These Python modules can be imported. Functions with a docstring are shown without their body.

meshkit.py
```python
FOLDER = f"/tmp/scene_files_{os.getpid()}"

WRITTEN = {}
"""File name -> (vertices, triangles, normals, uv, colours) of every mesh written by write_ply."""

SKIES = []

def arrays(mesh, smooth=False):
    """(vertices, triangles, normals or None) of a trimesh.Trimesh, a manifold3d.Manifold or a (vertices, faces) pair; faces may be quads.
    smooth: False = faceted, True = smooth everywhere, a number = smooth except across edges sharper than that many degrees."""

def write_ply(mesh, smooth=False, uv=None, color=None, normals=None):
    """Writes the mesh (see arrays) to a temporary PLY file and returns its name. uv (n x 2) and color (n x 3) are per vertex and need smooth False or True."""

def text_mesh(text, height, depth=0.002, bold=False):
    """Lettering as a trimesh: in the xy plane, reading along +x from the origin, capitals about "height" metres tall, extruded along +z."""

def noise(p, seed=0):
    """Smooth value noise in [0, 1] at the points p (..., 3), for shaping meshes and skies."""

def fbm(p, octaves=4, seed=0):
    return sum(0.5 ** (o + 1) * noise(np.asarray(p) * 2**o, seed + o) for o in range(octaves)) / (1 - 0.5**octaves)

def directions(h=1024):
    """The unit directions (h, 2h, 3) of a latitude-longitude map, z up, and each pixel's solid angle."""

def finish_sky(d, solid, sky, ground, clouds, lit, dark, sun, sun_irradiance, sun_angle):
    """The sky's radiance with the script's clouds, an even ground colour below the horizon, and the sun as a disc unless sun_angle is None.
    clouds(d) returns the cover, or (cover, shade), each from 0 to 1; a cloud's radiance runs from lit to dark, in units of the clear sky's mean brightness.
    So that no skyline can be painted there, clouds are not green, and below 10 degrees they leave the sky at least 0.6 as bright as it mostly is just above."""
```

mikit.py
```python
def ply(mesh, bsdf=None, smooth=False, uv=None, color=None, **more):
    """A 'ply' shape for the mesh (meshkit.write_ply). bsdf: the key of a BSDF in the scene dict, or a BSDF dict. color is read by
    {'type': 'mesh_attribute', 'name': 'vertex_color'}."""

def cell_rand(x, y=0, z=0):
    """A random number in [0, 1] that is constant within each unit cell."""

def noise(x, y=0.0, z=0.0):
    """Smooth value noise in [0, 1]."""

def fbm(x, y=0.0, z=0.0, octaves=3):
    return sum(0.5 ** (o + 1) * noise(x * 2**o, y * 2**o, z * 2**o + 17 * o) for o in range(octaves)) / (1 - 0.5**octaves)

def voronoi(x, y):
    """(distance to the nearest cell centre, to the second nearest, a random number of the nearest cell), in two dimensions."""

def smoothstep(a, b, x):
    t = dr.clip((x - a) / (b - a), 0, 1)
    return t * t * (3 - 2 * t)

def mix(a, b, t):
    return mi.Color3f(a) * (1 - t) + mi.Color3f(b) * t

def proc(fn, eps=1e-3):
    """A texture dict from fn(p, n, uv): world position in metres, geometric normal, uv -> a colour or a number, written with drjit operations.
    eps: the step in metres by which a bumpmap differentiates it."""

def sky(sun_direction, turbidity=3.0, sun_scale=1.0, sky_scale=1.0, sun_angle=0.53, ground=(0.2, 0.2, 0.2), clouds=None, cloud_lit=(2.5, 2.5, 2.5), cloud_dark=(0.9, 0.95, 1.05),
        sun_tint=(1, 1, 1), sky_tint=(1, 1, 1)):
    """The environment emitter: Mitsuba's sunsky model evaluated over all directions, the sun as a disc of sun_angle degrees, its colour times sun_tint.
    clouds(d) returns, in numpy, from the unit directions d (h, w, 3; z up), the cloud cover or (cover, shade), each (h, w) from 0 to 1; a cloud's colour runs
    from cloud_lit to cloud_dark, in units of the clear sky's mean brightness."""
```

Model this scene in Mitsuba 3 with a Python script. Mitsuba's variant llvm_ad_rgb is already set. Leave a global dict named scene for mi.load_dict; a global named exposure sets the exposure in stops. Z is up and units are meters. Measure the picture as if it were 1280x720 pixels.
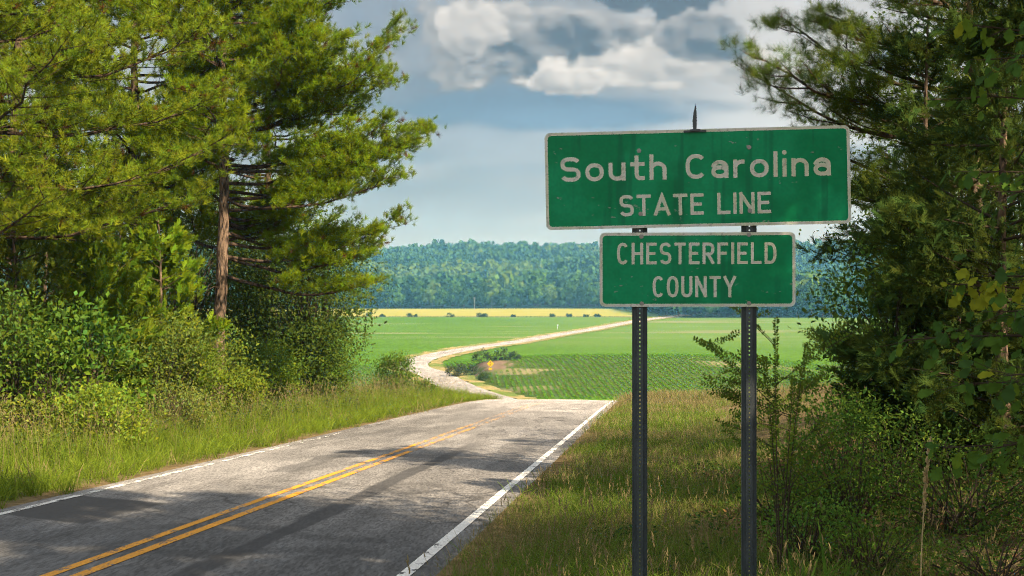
import math, random
import numpy as np, trimesh, mitsuba as mi, mikit, meshkit
from scipy.spatial import cKDTree
from scipy.interpolate import CubicSpline
from shapely.geometry import LineString, Polygon, Point, box as sbox
from shapely.ops import unary_union
from shapely import affinity
import drjit as dr
from mikit import noise, fbm, voronoi, smoothstep, mix, cell_rand

random.seed(7)
RNG = np.random.default_rng(7)
T = mi.ScalarTransform4f
scene, labels = {}, {}

# ------------------------------------------------------------------ camera, sky, exposure
EYE = 1.9
scene['camera'] = {'type': 'perspective', 'fov': math.degrees(2 * math.atan(640 / 1500)), 'fov_axis': 'x', 'near_clip': 0.05, 'far_clip': 9000.0,
                   'to_world': T().look_at(origin=[0, 0, EYE], target=[0, 100, EYE], up=[0, 0, 1]), 'medium': {'type': 'ref', 'id': 'haze_air'}}
SUN = (0.58, -0.50, 0.66)
exposure = 3.18


def clouds(d):
    az = np.degrees(np.arctan2(d[..., 0], d[..., 1]))
    el = np.degrees(np.arcsin(np.clip(d[..., 2], -1, 1)))
    ss = lambda a, b, x: (lambda t: t * t * (3 - 2 * t))(np.clip((x - a) / (b - a), 0, 1))
    at = lambda fx, fy, o: np.stack([az * fx, el * fy, az * 0 + o], -1)
    billow = lambda p, seed: sum(.5 ** k * np.abs(2 * meshkit.noise(p * 2.1 ** k, seed + k) - 1) for k in range(3)) / 1.75
    w = np.stack([meshkit.fbm(at(.22, .3, 11), 3, 5) - .5, meshkit.fbm(at(.22, .3, 31), 3, 6) - .5, az * 0], -1)
    pw = at(.36, .50, 40) + w * 1.2
    n0 = meshkit.fbm(pw, 5, 2); pb = at(.55, .85, 60) + w * .5; bl = billow(pb, 20); up = billow(pb + np.array([.12, .30, 0]), 20)
    relief = np.clip((bl - up) * 1.0, -.35, .35)
    big = meshkit.fbm(at(.07, .12, 1), 4, 1)
    soft = meshkit.fbm(at(.10, .42, 70) + w * .5, 4, 8)
    # a high thin veil everywhere, greyer to the left, cream to the right
    shade = .44 + .9 * (big - .5) + .55 * (soft - .5) - .022 * np.clip(az, -12, 12) + .012 * np.clip(el - 9, 0, 8)
    cover = .93 + .2 * (soft - .5)
    # long slate streaks under the heaped clouds
    for a, e, ra, re, k in ((2.6, 8.0, 9.5, 1.35, 1.0), (-3.5, 4.0, 8.5, 1.6, .45), (-8.5, 8.8, 6.0, 2.4, .35), (14, 6.0, 9, 1.0, .5), (-6.0, 6.2, 5.5, .7, .30), (1.0, 5.6, 6.5, .6, .28), (-1.5, 2.8, 9.0, .6, .30), (30, 7, 12, 1.2, .6), (-34, 7, 12, 1.3, .6)):
        s = ss(.02, .62, 1 - np.hypot((az - a) / ra, (el - e) / re) + 1.5 * (soft - .5)) * k
        shade = shade * (1 - s) + .98 * s; cover = cover - .09 * s
    # heaped clouds: ragged edges, cream where the light strikes, slate bellies
    heaps = ((1.4, 11.6, 5.6, 2.2, .56), (-1.9, 12.1, 1.5, 1.5, .24), (7.2, 10.2, 5.4, 1.3, .22), (3.2, 12.1, 2.6, 1.1, .74), (2.6, 9.75, 3.6, .62, .14), (5.0, 14.1, 5.8, 1.3, .96), (8.9, 11.5, 1.7, 1.1, .70),
             (-3.0, 14.6, 2.6, 1.1, .34), (24, 12, 8, 2.4, .6), (-27, 13, 8, 2.6, .6), (46, 17, 14, 4, .55), (-52, 20, 13, 5, .55))
    inside = az * 0
    for a, e, ra, re, s in heaps:
        b = 1 - np.hypot((az - a) / ra, (el - e) / re) ** 1.4 + 2.6 * (n0 - .5) + .9 * (bl - .45) * min(1, 1.4 / re)
        k = ss(.02, .36, b)
        rim = np.exp(-((b - .34) / .24) ** 2)
        tone = s + .30 * ss(.3, -.7, (el - e) / re) - .22 * rim
        shade = shade * (1 - k) + k * tone; cover = cover * (1 - k) + .985 * k; inside = np.maximum(inside, k)
    shade = shade - relief * (.14 * ss(7.5, 10, el) + .55 * inside)
    low = ss(7.0, 3.0, el); shade = shade * (1 - .5 * low) + .13 * low; cover = cover - .02 * low
    cover = cover - ss(.58, .70, meshkit.fbm(at(.05, .09, 50), 4, 4)) * ss(14, 20, el) * .6
    shade = shade * .92 + .20
    high = ss(13, 24, el); shade = shade * (1 - high) + high * np.clip(.10 + 1.5 * (big - .5) + .8 * (soft - .5), 0, 1)  # clouds overhead, out of view, brightened to lift the light in the shade
    return np.clip(cover, 0, 1), np.clip(shade, 0, 1)


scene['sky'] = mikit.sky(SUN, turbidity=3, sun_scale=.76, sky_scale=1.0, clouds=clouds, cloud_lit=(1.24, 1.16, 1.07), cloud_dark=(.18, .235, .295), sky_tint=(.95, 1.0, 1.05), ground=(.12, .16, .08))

# ------------------------------------------------------------------ helpers
def rgb(*c): return {'type': 'rgb', 'value': list(c)}
def lab(key, label=None, cat=None, group=None, kind=None):
    d = labels.setdefault(key, {})
    if label: d['label'] = label
    if cat: d['category'] = cat
    if group: d['group'] = group
    if kind: d['kind'] = kind
COUNT = {}
def numbered(name):
    n = COUNT.get(name, -1) + 1
    COUNT[name] = n
    return name if n == 0 else f'{name}_{n:03d}'
def put(key, mesh, bsdf, smooth=False, **kw):
    scene[key] = mikit.ply(mesh, bsdf, smooth, **kw)
    return key
def tf(R=None, t=(0, 0, 0), s=1.0):
    m = np.eye(4); m[:3, :3] = (np.eye(3) if R is None else R) * s; m[:3, 3] = t
    return T(m)
def inst(key, group, R, t, s=1.0):
    scene[key] = {'type': 'instance', 'shapegroup': {'type': 'ref', 'id': group}, 'to_world': tf(R, t, s)}
def unit(v): v = np.asarray(v, float); return v / (np.linalg.norm(v, axis=-1, keepdims=True) + 1e-12)
def frames(z, rng, up=None):
    """rotations (m,3,3) whose third column is z; turned at random about it, or with x made level when up is given"""
    z = unit(z); m = len(z)
    a = unit(rng.normal(size=(m, 3))) if up is None else np.broadcast_to(np.asarray(up, float), (m, 3))
    x = unit(np.cross(a, z)); y = np.cross(z, x)
    return np.stack([x, y, z], -1)
def rotz(a): c, s = math.cos(a), math.sin(a); return np.array([[c, -s, 0], [s, c, 0], [0, 0, 1.0]])
class Bag:
    """collects pieces into one mesh with vertex colours"""
    def __init__(self): self.v, self.f, self.c, self.n = [], [], [], 0
    def add(self, v, f, c=None):
        v = np.asarray(v, float); self.v.append(v); self.f.append(np.asarray(f) + self.n)
        if c is not None: self.c.append(np.broadcast_to(c, (len(v), 3)))
        self.n += len(v)
    def scatter(self, tv, tfc, R, t, s, col, shade=None):
        m, n = len(t), len(tv)
        if m == 0: return
        v = np.einsum('mij,nj->mni', R, tv) * np.asarray(s).reshape(-1, 1, 1) + t[:, None]
        f = (tfc[None] + (np.arange(m) * n)[:, None, None]).reshape(-1, 3)
        c = np.broadcast_to(col[:, None], (m, n, 3))
        if shade is not None: c = c * shade[None, :, None]
        self.add(v.reshape(-1, 3), f, c.reshape(-1, 3))
    def arrays(self): return np.vstack(self.v), np.vstack(self.f), (np.vstack(self.c) if self.c else None)
    def put(self, key, bsdf, smooth=False):
        v, f, c = self.arrays()
        return put(key, trimesh.Trimesh(v, f, process=False), bsdf, smooth, **({} if c is None else {'color': c}))
def tube(points, radii, sides=6, cap=True):
    p = np.asarray(points, float); n = len(p)
    t = unit(np.gradient(p, axis=0))
    ref = np.array([0, 0, 1.0]) if abs(t[:, 2]).mean() < .8 else np.array([1.0, 0, 0])
    a = unit(np.cross(t, ref)); b = np.cross(t, a)
    ang = np.arange(sides) * 2 * np.pi / sides
    r = np.broadcast_to(radii, (n,))[:, None, None]
    v = (p[:, None] + r * (np.cos(ang)[None, :, None] * a[:, None] + np.sin(ang)[None, :, None] * b[:, None])).reshape(-1, 3)
    i, j = np.meshgrid(np.arange(n - 1), np.arange(sides), indexing='ij')
    q = np.stack([i * sides + j, i * sides + (j + 1) % sides, (i + 1) * sides + (j + 1) % sides, (i + 1) * sides + j], -1).reshape(-1, 4)
    f = np.vstack([q[:, [0, 2, 1]], q[:, [0, 3, 2]]])
    if cap:
        k = np.arange(1, sides - 1)
        f = np.vstack([f, np.stack([0 * k, k, k + 1], 1), (n - 1) * sides + np.stack([0 * k, k + 1, k], 1)])
    return v, f
def jitter_col(rng, base, m, amt=.25, warm=.15):
    k = 1 + amt * (rng.random((m, 1)) * 2 - 1)
    w = (rng.random((m, 1)) * 2 - 1) * warm
    return np.clip(np.asarray(base) * k * np.hstack([1 + w * 1.3, 1 + 0 * w, 1 - w]), 0.002, .9)
def smooth01(a, b, x):
    t = np.clip((np.asarray(x, float) - a) / (b - a), 0, 1); return t * t * (3 - 2 * t)

# ------------------------------------------------------------------ materials
scene['leaf_mat'] = {'type': 'principledthin', 'base_color': {'type': 'mesh_attribute', 'name': 'vertex_color'}, 'roughness': .6, 'diff_trans': .75, 'spec_trans': 0.0, 'eta': 1.3}
scene['needle_mat'] = {'type': 'principledthin', 'base_color': {'type': 'mesh_attribute', 'name': 'vertex_color'}, 'roughness': .7, 'diff_trans': .7, 'spec_trans': 0.0, 'eta': 1.25}
scene['glossy_leaf_mat'] = {'type': 'principledthin', 'base_color': {'type': 'mesh_attribute', 'name': 'vertex_color'}, 'roughness': .38, 'diff_trans': .7, 'spec_trans': 0.0}
scene['far_leaf_mat'] = {'type': 'twosided', 'bsdf': {'type': 'diffuse', 'reflectance': {'type': 'mesh_attribute', 'name': 'vertex_color'}}}
def bark_fn(p, n, uv):
    a = fbm(p.x * 22, p.y * 22, p.z * 5, 3)
    b = noise(p.x * 70, p.y * 70, p.z * 20)
    return mix((.045, .034, .026), (.25, .178, .125), smoothstep(.28, .68, a)) * (.75 + .5 * b)
scene['bark'] = {'type': 'twosided', 'bsdf': {'type': 'bumpmap', 'scale': .03, 'relief': mikit.proc(lambda p, n, uv: fbm(p.x * 22, p.y * 22, p.z * 5, 3), .004), 'bsdf': {'type': 'diffuse', 'reflectance': mikit.proc(bark_fn)}}}
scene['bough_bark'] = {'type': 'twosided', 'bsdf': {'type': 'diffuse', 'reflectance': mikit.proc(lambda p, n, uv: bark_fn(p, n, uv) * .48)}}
scene['twig'] = {'type': 'twosided', 'bsdf': {'type': 'diffuse', 'reflectance': rgb(.085, .065, .048)}}

# ------------------------------------------------------------------ terrain
def cumulative(slope, y): return np.concatenate([[0], np.cumsum(.5 * (slope[1:] + slope[:-1]) * np.diff(y))])
_py = np.arange(-400, 4000, .5)
_sl = -0.0567 * smooth01(-200, -60, _py) * (1 - smooth01(48, 64, _py)) - .1105 * smooth01(48, 64, _py) * (1 - smooth01(128, 190, _py))
_pz = cumulative(_sl, _py); _pz -= np.interp(0, _py, _pz)
VALLEY = _pz[-1]
def zc(Y): return np.interp(Y, _py, _pz)
def base_height(X, Y):
    z = zc(Y)
    u = X - (0.1267 * Y - 5.2)
    near = 1 - smooth01(34, 60, Y)
    z = z + near * (2.2 * smooth01(4.8, 17, u) * smooth01(-60, -10, Y) + 1.2 * smooth01(-7, -22, u))
    z = z - near * .16 * np.exp(-((u + 5.0) / 1.0) ** 2)
    z = z + 2.9 * np.exp(-(((X - 24) / 34) ** 4 + ((Y - 238) / 34) ** 2)) + 1.2 * np.exp(-(((X + 3.5) / 6) ** 2 + ((Y - 224) / 9) ** 2))
    z = z + 1.2 * np.exp(-(((X + 70) / 50) ** 2 + ((Y - 330) / 60) ** 2))
    # the wooded ridge
    q = np.stack([X / 420.0, Y / 420.0, X * 0 + 2.2], -1)
    nz = meshkit.fbm(q, 4, 9)
    t = smooth01(880, 2350, Y)
    z = z + t * (62 + 70 * (nz - .5)) + smooth01(900, 1150, Y) * (1 - smooth01(1900, 2400, Y)) * 62 * (meshkit.fbm(q * 1.9 + 7, 3, 4) - .45)
    sp = meshkit.fbm(np.stack([X / 260.0 + 5, Y / 500.0, X * 0 + 8], -1), 3, 14)
    z = z + 34 * np.clip(sp - .32, 0, 1) * 1.9 * np.exp(-((Y - 1270) / 130) ** 2) + 40 * np.clip(sp - .3, 0, 1) * np.exp(-((Y - 1720 - 160 * (nz - .5)) / 150) ** 2)
    z = z - 40 * smooth01(2500, 3600, Y)
    rough = meshkit.fbm(np.stack([X / 1.3, Y / 1.3, X * 0], -1), 3, 3) - .5
    z = z + rough * .12 * smooth01(3.4, 5.0, np.abs(u)) * (1 - smooth01(60, 90, Y))
    return z
# the road's middle line
NEAR = [(0.1267 * y - 5.2, y) for y in (-60, -40, -20, 0, 15, 30, 42, 52)]
FAR = [(3.9, 76), (4.8, 104), (3.8, 136), (1.0, 160), (-3.2, 178), (-6.4, 188), (-9.7, 200), (-12.8, 214), (-16.1, 230), (-19.4, 243), (-21.2, 259.8), (-20.2, 278), (-17.6, 293.5), (-13.7, 311), (-9.4, 328), (-.95, 356.5), (10.8, 403), (30, 472), (58.6, 586), (84, 670), (125, 800)]
pts = np.array(NEAR + FAR, float)
arc = np.concatenate([[0], np.cumsum(np.linalg.norm(np.diff(pts, axis=0), axis=1))])
_cs = CubicSpline(arc, pts)
S = np.arange(0, arc[-1], 1.0)
PATH = _cs(S); TAN = unit(_cs(S, 1)); NRM = np.stack([TAN[:, 1], -TAN[:, 0]], 1)      # NRM points to the right
zr = base_height(PATH[:, 0], PATH[:, 1])
k = np.exp(-np.linspace(-2, 2, 25) ** 2); k /= k.sum()
PATHZ = np.convolve(np.pad(zr, 12, mode='edge'), k, mode='valid')
PATHZ = np.where(PATH[:, 1] < 45, zr, PATHZ)
_tree = cKDTree(PATH)
def road_frame(X, Y):
    d, i = _tree.query(np.stack([np.ravel(X), np.ravel(Y)], 1))
    off = (np.stack([np.ravel(X), np.ravel(Y)], 1) - PATH[i])
    lat = (off * NRM[i]).sum(1); al = (off * TAN[i]).sum(1)
    zroad = PATHZ[i] + al * np.gradient(PATHZ)[i]
    return lat.reshape(np.shape(X)), zroad.reshape(np.shape(X)), d.reshape(np.shape(X))
def ground(X, Y):
    X, Y = np.asarray(X, float), np.asarray(Y, float)
    z = base_height(X, Y)
    lat, zroad, d = road_frame(X, Y)
    wide = np.where(Y > 150, 2.5, 0)
    w = 1 - smooth01(3.5 + wide, 5.0 + wide * 1.6, d)
    dip = np.where(Y > 100, .14, .05)
    return z * (1 - w) + (zroad - dip) * w
ys = np.concatenate([np.arange(-400, -40, 30), np.arange(-40, 70, .5), np.arange(70, 300, 2.5), np.arange(300, 1000, 10), np.arange(1000, 4000, 30)])
xp = np.concatenate([np.arange(0, 24, .5), np.arange(24, 120, 3), np.arange(120, 600, 15), np.arange(600, 3200, 80)])
xs = np.concatenate([-xp[:0:-1], xp])
GX, GY = np.meshgrid(xs, ys)
GZ = ground(GX, GY)
nx, ny = len(xs), len(ys)
i, j = np.meshgrid(np.arange(ny - 1), np.arange(nx - 1), indexing='ij')
q = np.stack([i * nx + j, i * nx + j + 1, (i + 1) * nx + j + 1, (i + 1) * nx + j], -1).reshape(-1, 4)
terrain = trimesh.Trimesh(np.stack([GX, GY, GZ], -1).reshape(-1, 3), np.vstack([q[:, [0, 1, 2]], q[:, [0, 2, 3]]]), process=False)
def ground_fn(p, n, uv):
    x, y = p.x, p.y
    a = fbm(x * .9, y * .9, 0, 4); b = noise(x * 14, y * 14); c = fbm(x * 3.1 + 9, y * 3.1, 0, 3)
    soil = mix((.13, .085, .05), (.24, .17, .10), b) * (.7 + .6 * c)
    turf = mix((.085, .115, .03), (.16, .165, .05), a) * (.75 + .5 * b)
    u = x - (0.1267 * y - 5.2)
    bare = smoothstep(.52, .66, a) * .75
    bare = dr.maximum(bare, smoothstep(6.2, 7.6, u + 1.2 * (c - .5)) * .85)
    bare = dr.maximum(bare, smoothstep(-9.5, -11.5, u) * .9)
    patch = smoothstep(1.0, .35, dr.sqrt(dr.square((x - 2.55) / .95) + dr.square((y - 13.0) / 1.5)) + .5 * (c - .5))
    bare = dr.maximum(bare, patch)
    edge = 1 - smoothstep(3.3, 4.0, dr.abs(u) + .5 * (c - .5))
    near = mix(turf, soil, dr.maximum(bare, edge * .8))
    # tan straw at the brow
    brow = smoothstep(44, 56, y) * smoothstep(2.8, 4, dr.abs(u))
    near = mix(near, mix((.26, .21, .11), (.20, .22, .08), a), brow * .7)
    # crops beyond
    f1 = fbm(x * .018, y * .018, 0, 4); f2 = fbm(x * .09, y * .05, 3, 3); f3 = noise(x * 1.3, y * .7)
    crop = mix((.066, .158, .011), (.108, .210, .019), .6 * f1 + .4 * f2) * (.86 + .28 * f3)
    far_r = smoothstep(255, 420, y) * smoothstep(-40, 60, x)
    crop = mix(crop, mix((.12, .21, .045), (.145, .235, .055), f2), far_r * .75)
    streak = smoothstep(.60, .78, fbm(x * .012 + 5, y * .06, 1, 3)) * smoothstep(330, 420, y)
    crop = mix(crop, (.27, .25, .14), streak * .55)
    rows = smoothstep(176, 182, y) * (1 - smoothstep(244, 256, y + 10 * (f2 - .5)))
    crop = mix(crop, mix((.045, .075, .014), (.09, .11, .035), f3), rows * .85)
    pale = smoothstep(.58, .72, fbm(x * .05 + 3, y * .13, 2, 3)) * smoothstep(180, 200, y) * (1 - smoothstep(236, 250, y)) * smoothstep(-8, 4, x)
    crop = mix(crop, (.30, .26, .14), pale * .85)
    clay = smoothstep(1.1, .5, dr.sqrt(dr.square((x + 3.4) / 3.9) + dr.square((y - 221) / 6.0)) + 2.0 * (fbm(x * .55, y * .35, 0, 4) - .5))
    crop = mix(crop, mix((.15, .105, .07), (.27, .20, .14), f2 * .6 + f3 * .4), clay)
    yellow = smoothstep(694, 702, y) * (1 - smoothstep(66, 84, x))
    crop = mix(crop, mix((.29, .31, .055), (.36, .33, .08), f2), yellow)
    hedge = smoothstep(676, 682, y) * (1 - smoothstep(694, 700, y)) * (1 - smoothstep(66, 84, x))
    crop = mix(crop, mix((.05, .12, .03), (.24, .2, .09), f2), hedge)
    wood = smoothstep(655, 668, y + 14 * (f1 - .5)) * smoothstep(84, 100, x)
    wood = dr.maximum(wood, smoothstep(918, 930, y))
    crop = mix(crop, (.025, .045, .018), wood)
    return mix(near, crop, smoothstep(110, 135, y))
scene['ground_mat'] = {'type': 'twosided', 'bsdf': {'type': 'diffuse', 'reflectance': mikit.proc(ground_fn)}}
put('ground', terrain, 'ground_mat', True); lab('ground', 'verge, field and hill ground sheet', None, None, 'structure')

# ------------------------------------------------------------------ road
def ribbon(l, r, s0, s1, lift, wob=0, seed=0, across=1, step=1.0, zig=0):
    """a strip along the road from lateral l to r, with uv = (lateral, distance along) in metres"""
    ss = np.arange(s0, s1 + 1e-6, step)
    P = np.stack([np.interp(ss, S, PATH[:, k]) for k in (0, 1)], 1); N = unit(np.stack([np.interp(ss, S, NRM[:, k]) for k in (0, 1)], 1)); Z = np.interp(ss, S, PATHZ)
    rng = np.random.default_rng(seed)
    cols = []
    for k in range(across + 1):
        lat = l + (r - l) * k / across
        w = np.full(len(ss), lat)
        if wob and k in (0, across):
            w = w + wob * (np.interp(ss, np.arange(s0 - 2, s1 + 3, .7), rng.random(len(np.arange(s0 - 2, s1 + 3, .7)))) - .5)
        crown = -.016 * np.abs(w)
        cols.append((np.stack([P[:, 0] + N[:, 0] * w, P[:, 1] + N[:, 1] * w, Z + crown + lift], 1), np.stack([w, ss], 1)))
    v = np.stack([c[0] for c in cols], 1).reshape(-1, 3); uv = np.stack([c[1] for c in cols], 1).reshape(-1, 2)
    a = across + 1
    i, j = np.meshgrid(np.arange(len(ss) - 1), np.arange(across), indexing='ij')
    q = np.stack([i * a + j, i * a + j + 1, (i + 1) * a + j + 1, (i + 1) * a + j], -1).reshape(-1, 4)
    return trimesh.Trimesh(v, np.vstack([q[:, [0, 1, 2]], q[:, [0, 2, 3]]]), process=False), uv
S0 = float(S[np.argmin(np.abs(PATH[:, 1]))])   # where the camera stands
def asphalt(p, uv):
    u, s = uv.x, uv.y - S0
    big = fbm(u * .5, s * .16, 0, 3); mid = fbm(u * 1.7, s * .9, 4, 3)
    grain = noise(p.x * 48, p.y * 11, 0); g2 = noise(p.x * 110, p.y * 70, 2); blot = smoothstep(.35, .7, fbm(u * 2.6, s * .55, 6, 4))
    old_or_lit = smoothstep(12.5, 17, s) * .40 + smoothstep(36, 56, s) * .60  # shade painted dark into the near road, sunlight painted pale ahead
    c = mix((.105, .107, .108), (.335, .318, .296), old_or_lit)
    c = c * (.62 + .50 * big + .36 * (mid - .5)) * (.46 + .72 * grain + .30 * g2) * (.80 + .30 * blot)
    # polished wheel tracks a little darker, oil between them
    for w, a in ((-2.15, .10), (-.75, .10), (.75, .12), (2.15, .10)):
        c = c * (1 - a * dr.exp(-dr.square((u - w) / .28)) * (.4 + mid))
    # sealed strip right of the middle, ragged
    e = dr.abs(u - 1.05 - .12 * (noise(s * .35, 3) - .5)) + .12 * (mid - .5)
    seal = (1 - smoothstep(.10, .19, e)) * (1 - smoothstep(22, 30, s)) * .9
    c = mix(c, (.035, .036, .038), seal * .85)
    # darker patches in the left lane
    p1 = smoothstep(.06, -.06, dr.maximum(dr.abs(u + 2.05) - .75 - .25 * (s - 15.5) * .2, dr.abs(s - 15.4 + .55 * (u + 2)) - 1.0) + .12 * (mid - .5))
    p2 = smoothstep(.06, -.06, dr.maximum(dr.abs(u + 1.1) - .22, dr.abs(s - 22.5) - 2.2) + .3 * (mid - .5))
    p3 = smoothstep(.1, -.1, dr.maximum(dr.abs(u + 1.6) - .5, dr.abs(s - 31) - 2.0) + .5 * (mid - .5))
    c = mix(c, (.05, .05, .05), dr.maximum(dr.maximum(p1 * .9, p2 * .5), p3 * .35))
    # cracks
    v1, v2, _ = voronoi(u * .9 + .5 * (noise(u * 3, s * 2) - .5), s * .42 + .5 * (noise(u * 3 + 7, s * 2) - .5))
    crack = (1 - smoothstep(.012, .045, v2 - v1)) * smoothstep(.45, .6, fbm(u * .4, s * .12, 8, 2))
    tr = (1 - smoothstep(.02, .05, dr.abs(dr.abs(s * .19 - dr.floor(s * .19) - .5) - .22 * (noise(u * 1.3, dr.floor(s * .19)) - .2)))) * smoothstep(.5, .6, noise(u * .6, s * .13, 5))
    return mix(c, (.03, .03, .03), dr.maximum(crack * .6, tr * .35))
scene['asphalt'] = {'type': 'twosided', 'bsdf': {'type': 'principled', 'base_color': mikit.proc(lambda p, n, uv: asphalt(p, uv)), 'roughness': .82, 'specular': .3}}
s_end = float(S[-1])
rd, uv = ribbon(-3.2, 3.15, 0, s_end, .0, wob=.16, seed=2, across=6)
far_lift = np.interp(uv[:, 1] - S0, [60, 150], [0, .06])
rd.vertices[:, 2] += far_lift
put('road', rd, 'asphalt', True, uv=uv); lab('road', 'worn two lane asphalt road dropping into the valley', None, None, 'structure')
def paint(col, wear, a0):
    def fn(p, n, uv):
        s = uv.y - S0
        m = fbm(p.x * 9, p.y * 6, 0, 3); g = noise(p.x * 60, p.y * 40)
        keep = smoothstep(wear - .12, wear + .12, m * .75 + g * .25 - smoothstep(12, 40, s) * a0)
        return mix(asphalt(p, uv), mi.Color3f(*col) * (.75 + .3 * g), keep)
    return {'type': 'twosided', 'bsdf': {'type': 'principled', 'base_color': mikit.proc(fn), 'roughness': .7}}
scene['yellow_paint'] = paint((.62, .28, .022), .35, .28)
scene['white_paint'] = paint((.70, .70, .66), .33, .10)
scene['white_paint_worn'] = paint((.66, .66, .62), .43, .34)
for nm, l, r, m in (('centre_line', -.19, -.07, 'yellow_paint'), ('centre_line', .07, .19, 'yellow_paint'), ('edge_line', 2.79, 2.91, 'white_paint'), ('edge_line', -2.91, -2.79, 'white_paint_worn')):
    mesh, uvm = ribbon(l, r, S0 - 20, S0 + 66, .006, seed=3)
    key = numbered(nm); put(key, mesh, m, True, uv=uvm)
    lab(key, {'centre_line': 'double yellow centre line', 'edge_line': 'white edge line'}[nm], None, None, 'structure')
# straw-coloured verges of the far road
def verge_fn(p, n, uv):
    a = fbm(p.x * .3, p.y * .3, 0, 3); b = noise(p.x * 2, p.y * 2)
    return mix((.15, .20, .045), (.34, .28, .12), smoothstep(.35, .65, a)) * (.8 + .4 * b)
scene['verge_mat'] = {'type': 'twosided', 'bsdf': {'type': 'diffuse', 'reflectance': mikit.proc(verge_fn)}}
for l, r in ((-6.6, -3.15), (3.1, 6.0)):
    a = S0 + 110
    mesh, uvm = ribbon(l, r, a, s_end, 0, wob=1.6, seed=5, across=3, step=2.0)
    g = ground(mesh.vertices[:, 0], mesh.vertices[:, 1])
    mesh.vertices[:, 2] = g + .13
    key = numbered('verge'); put(key, mesh, 'verge_mat', True); lab(key, 'straw coloured road verge', None, None, 'structure')

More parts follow.
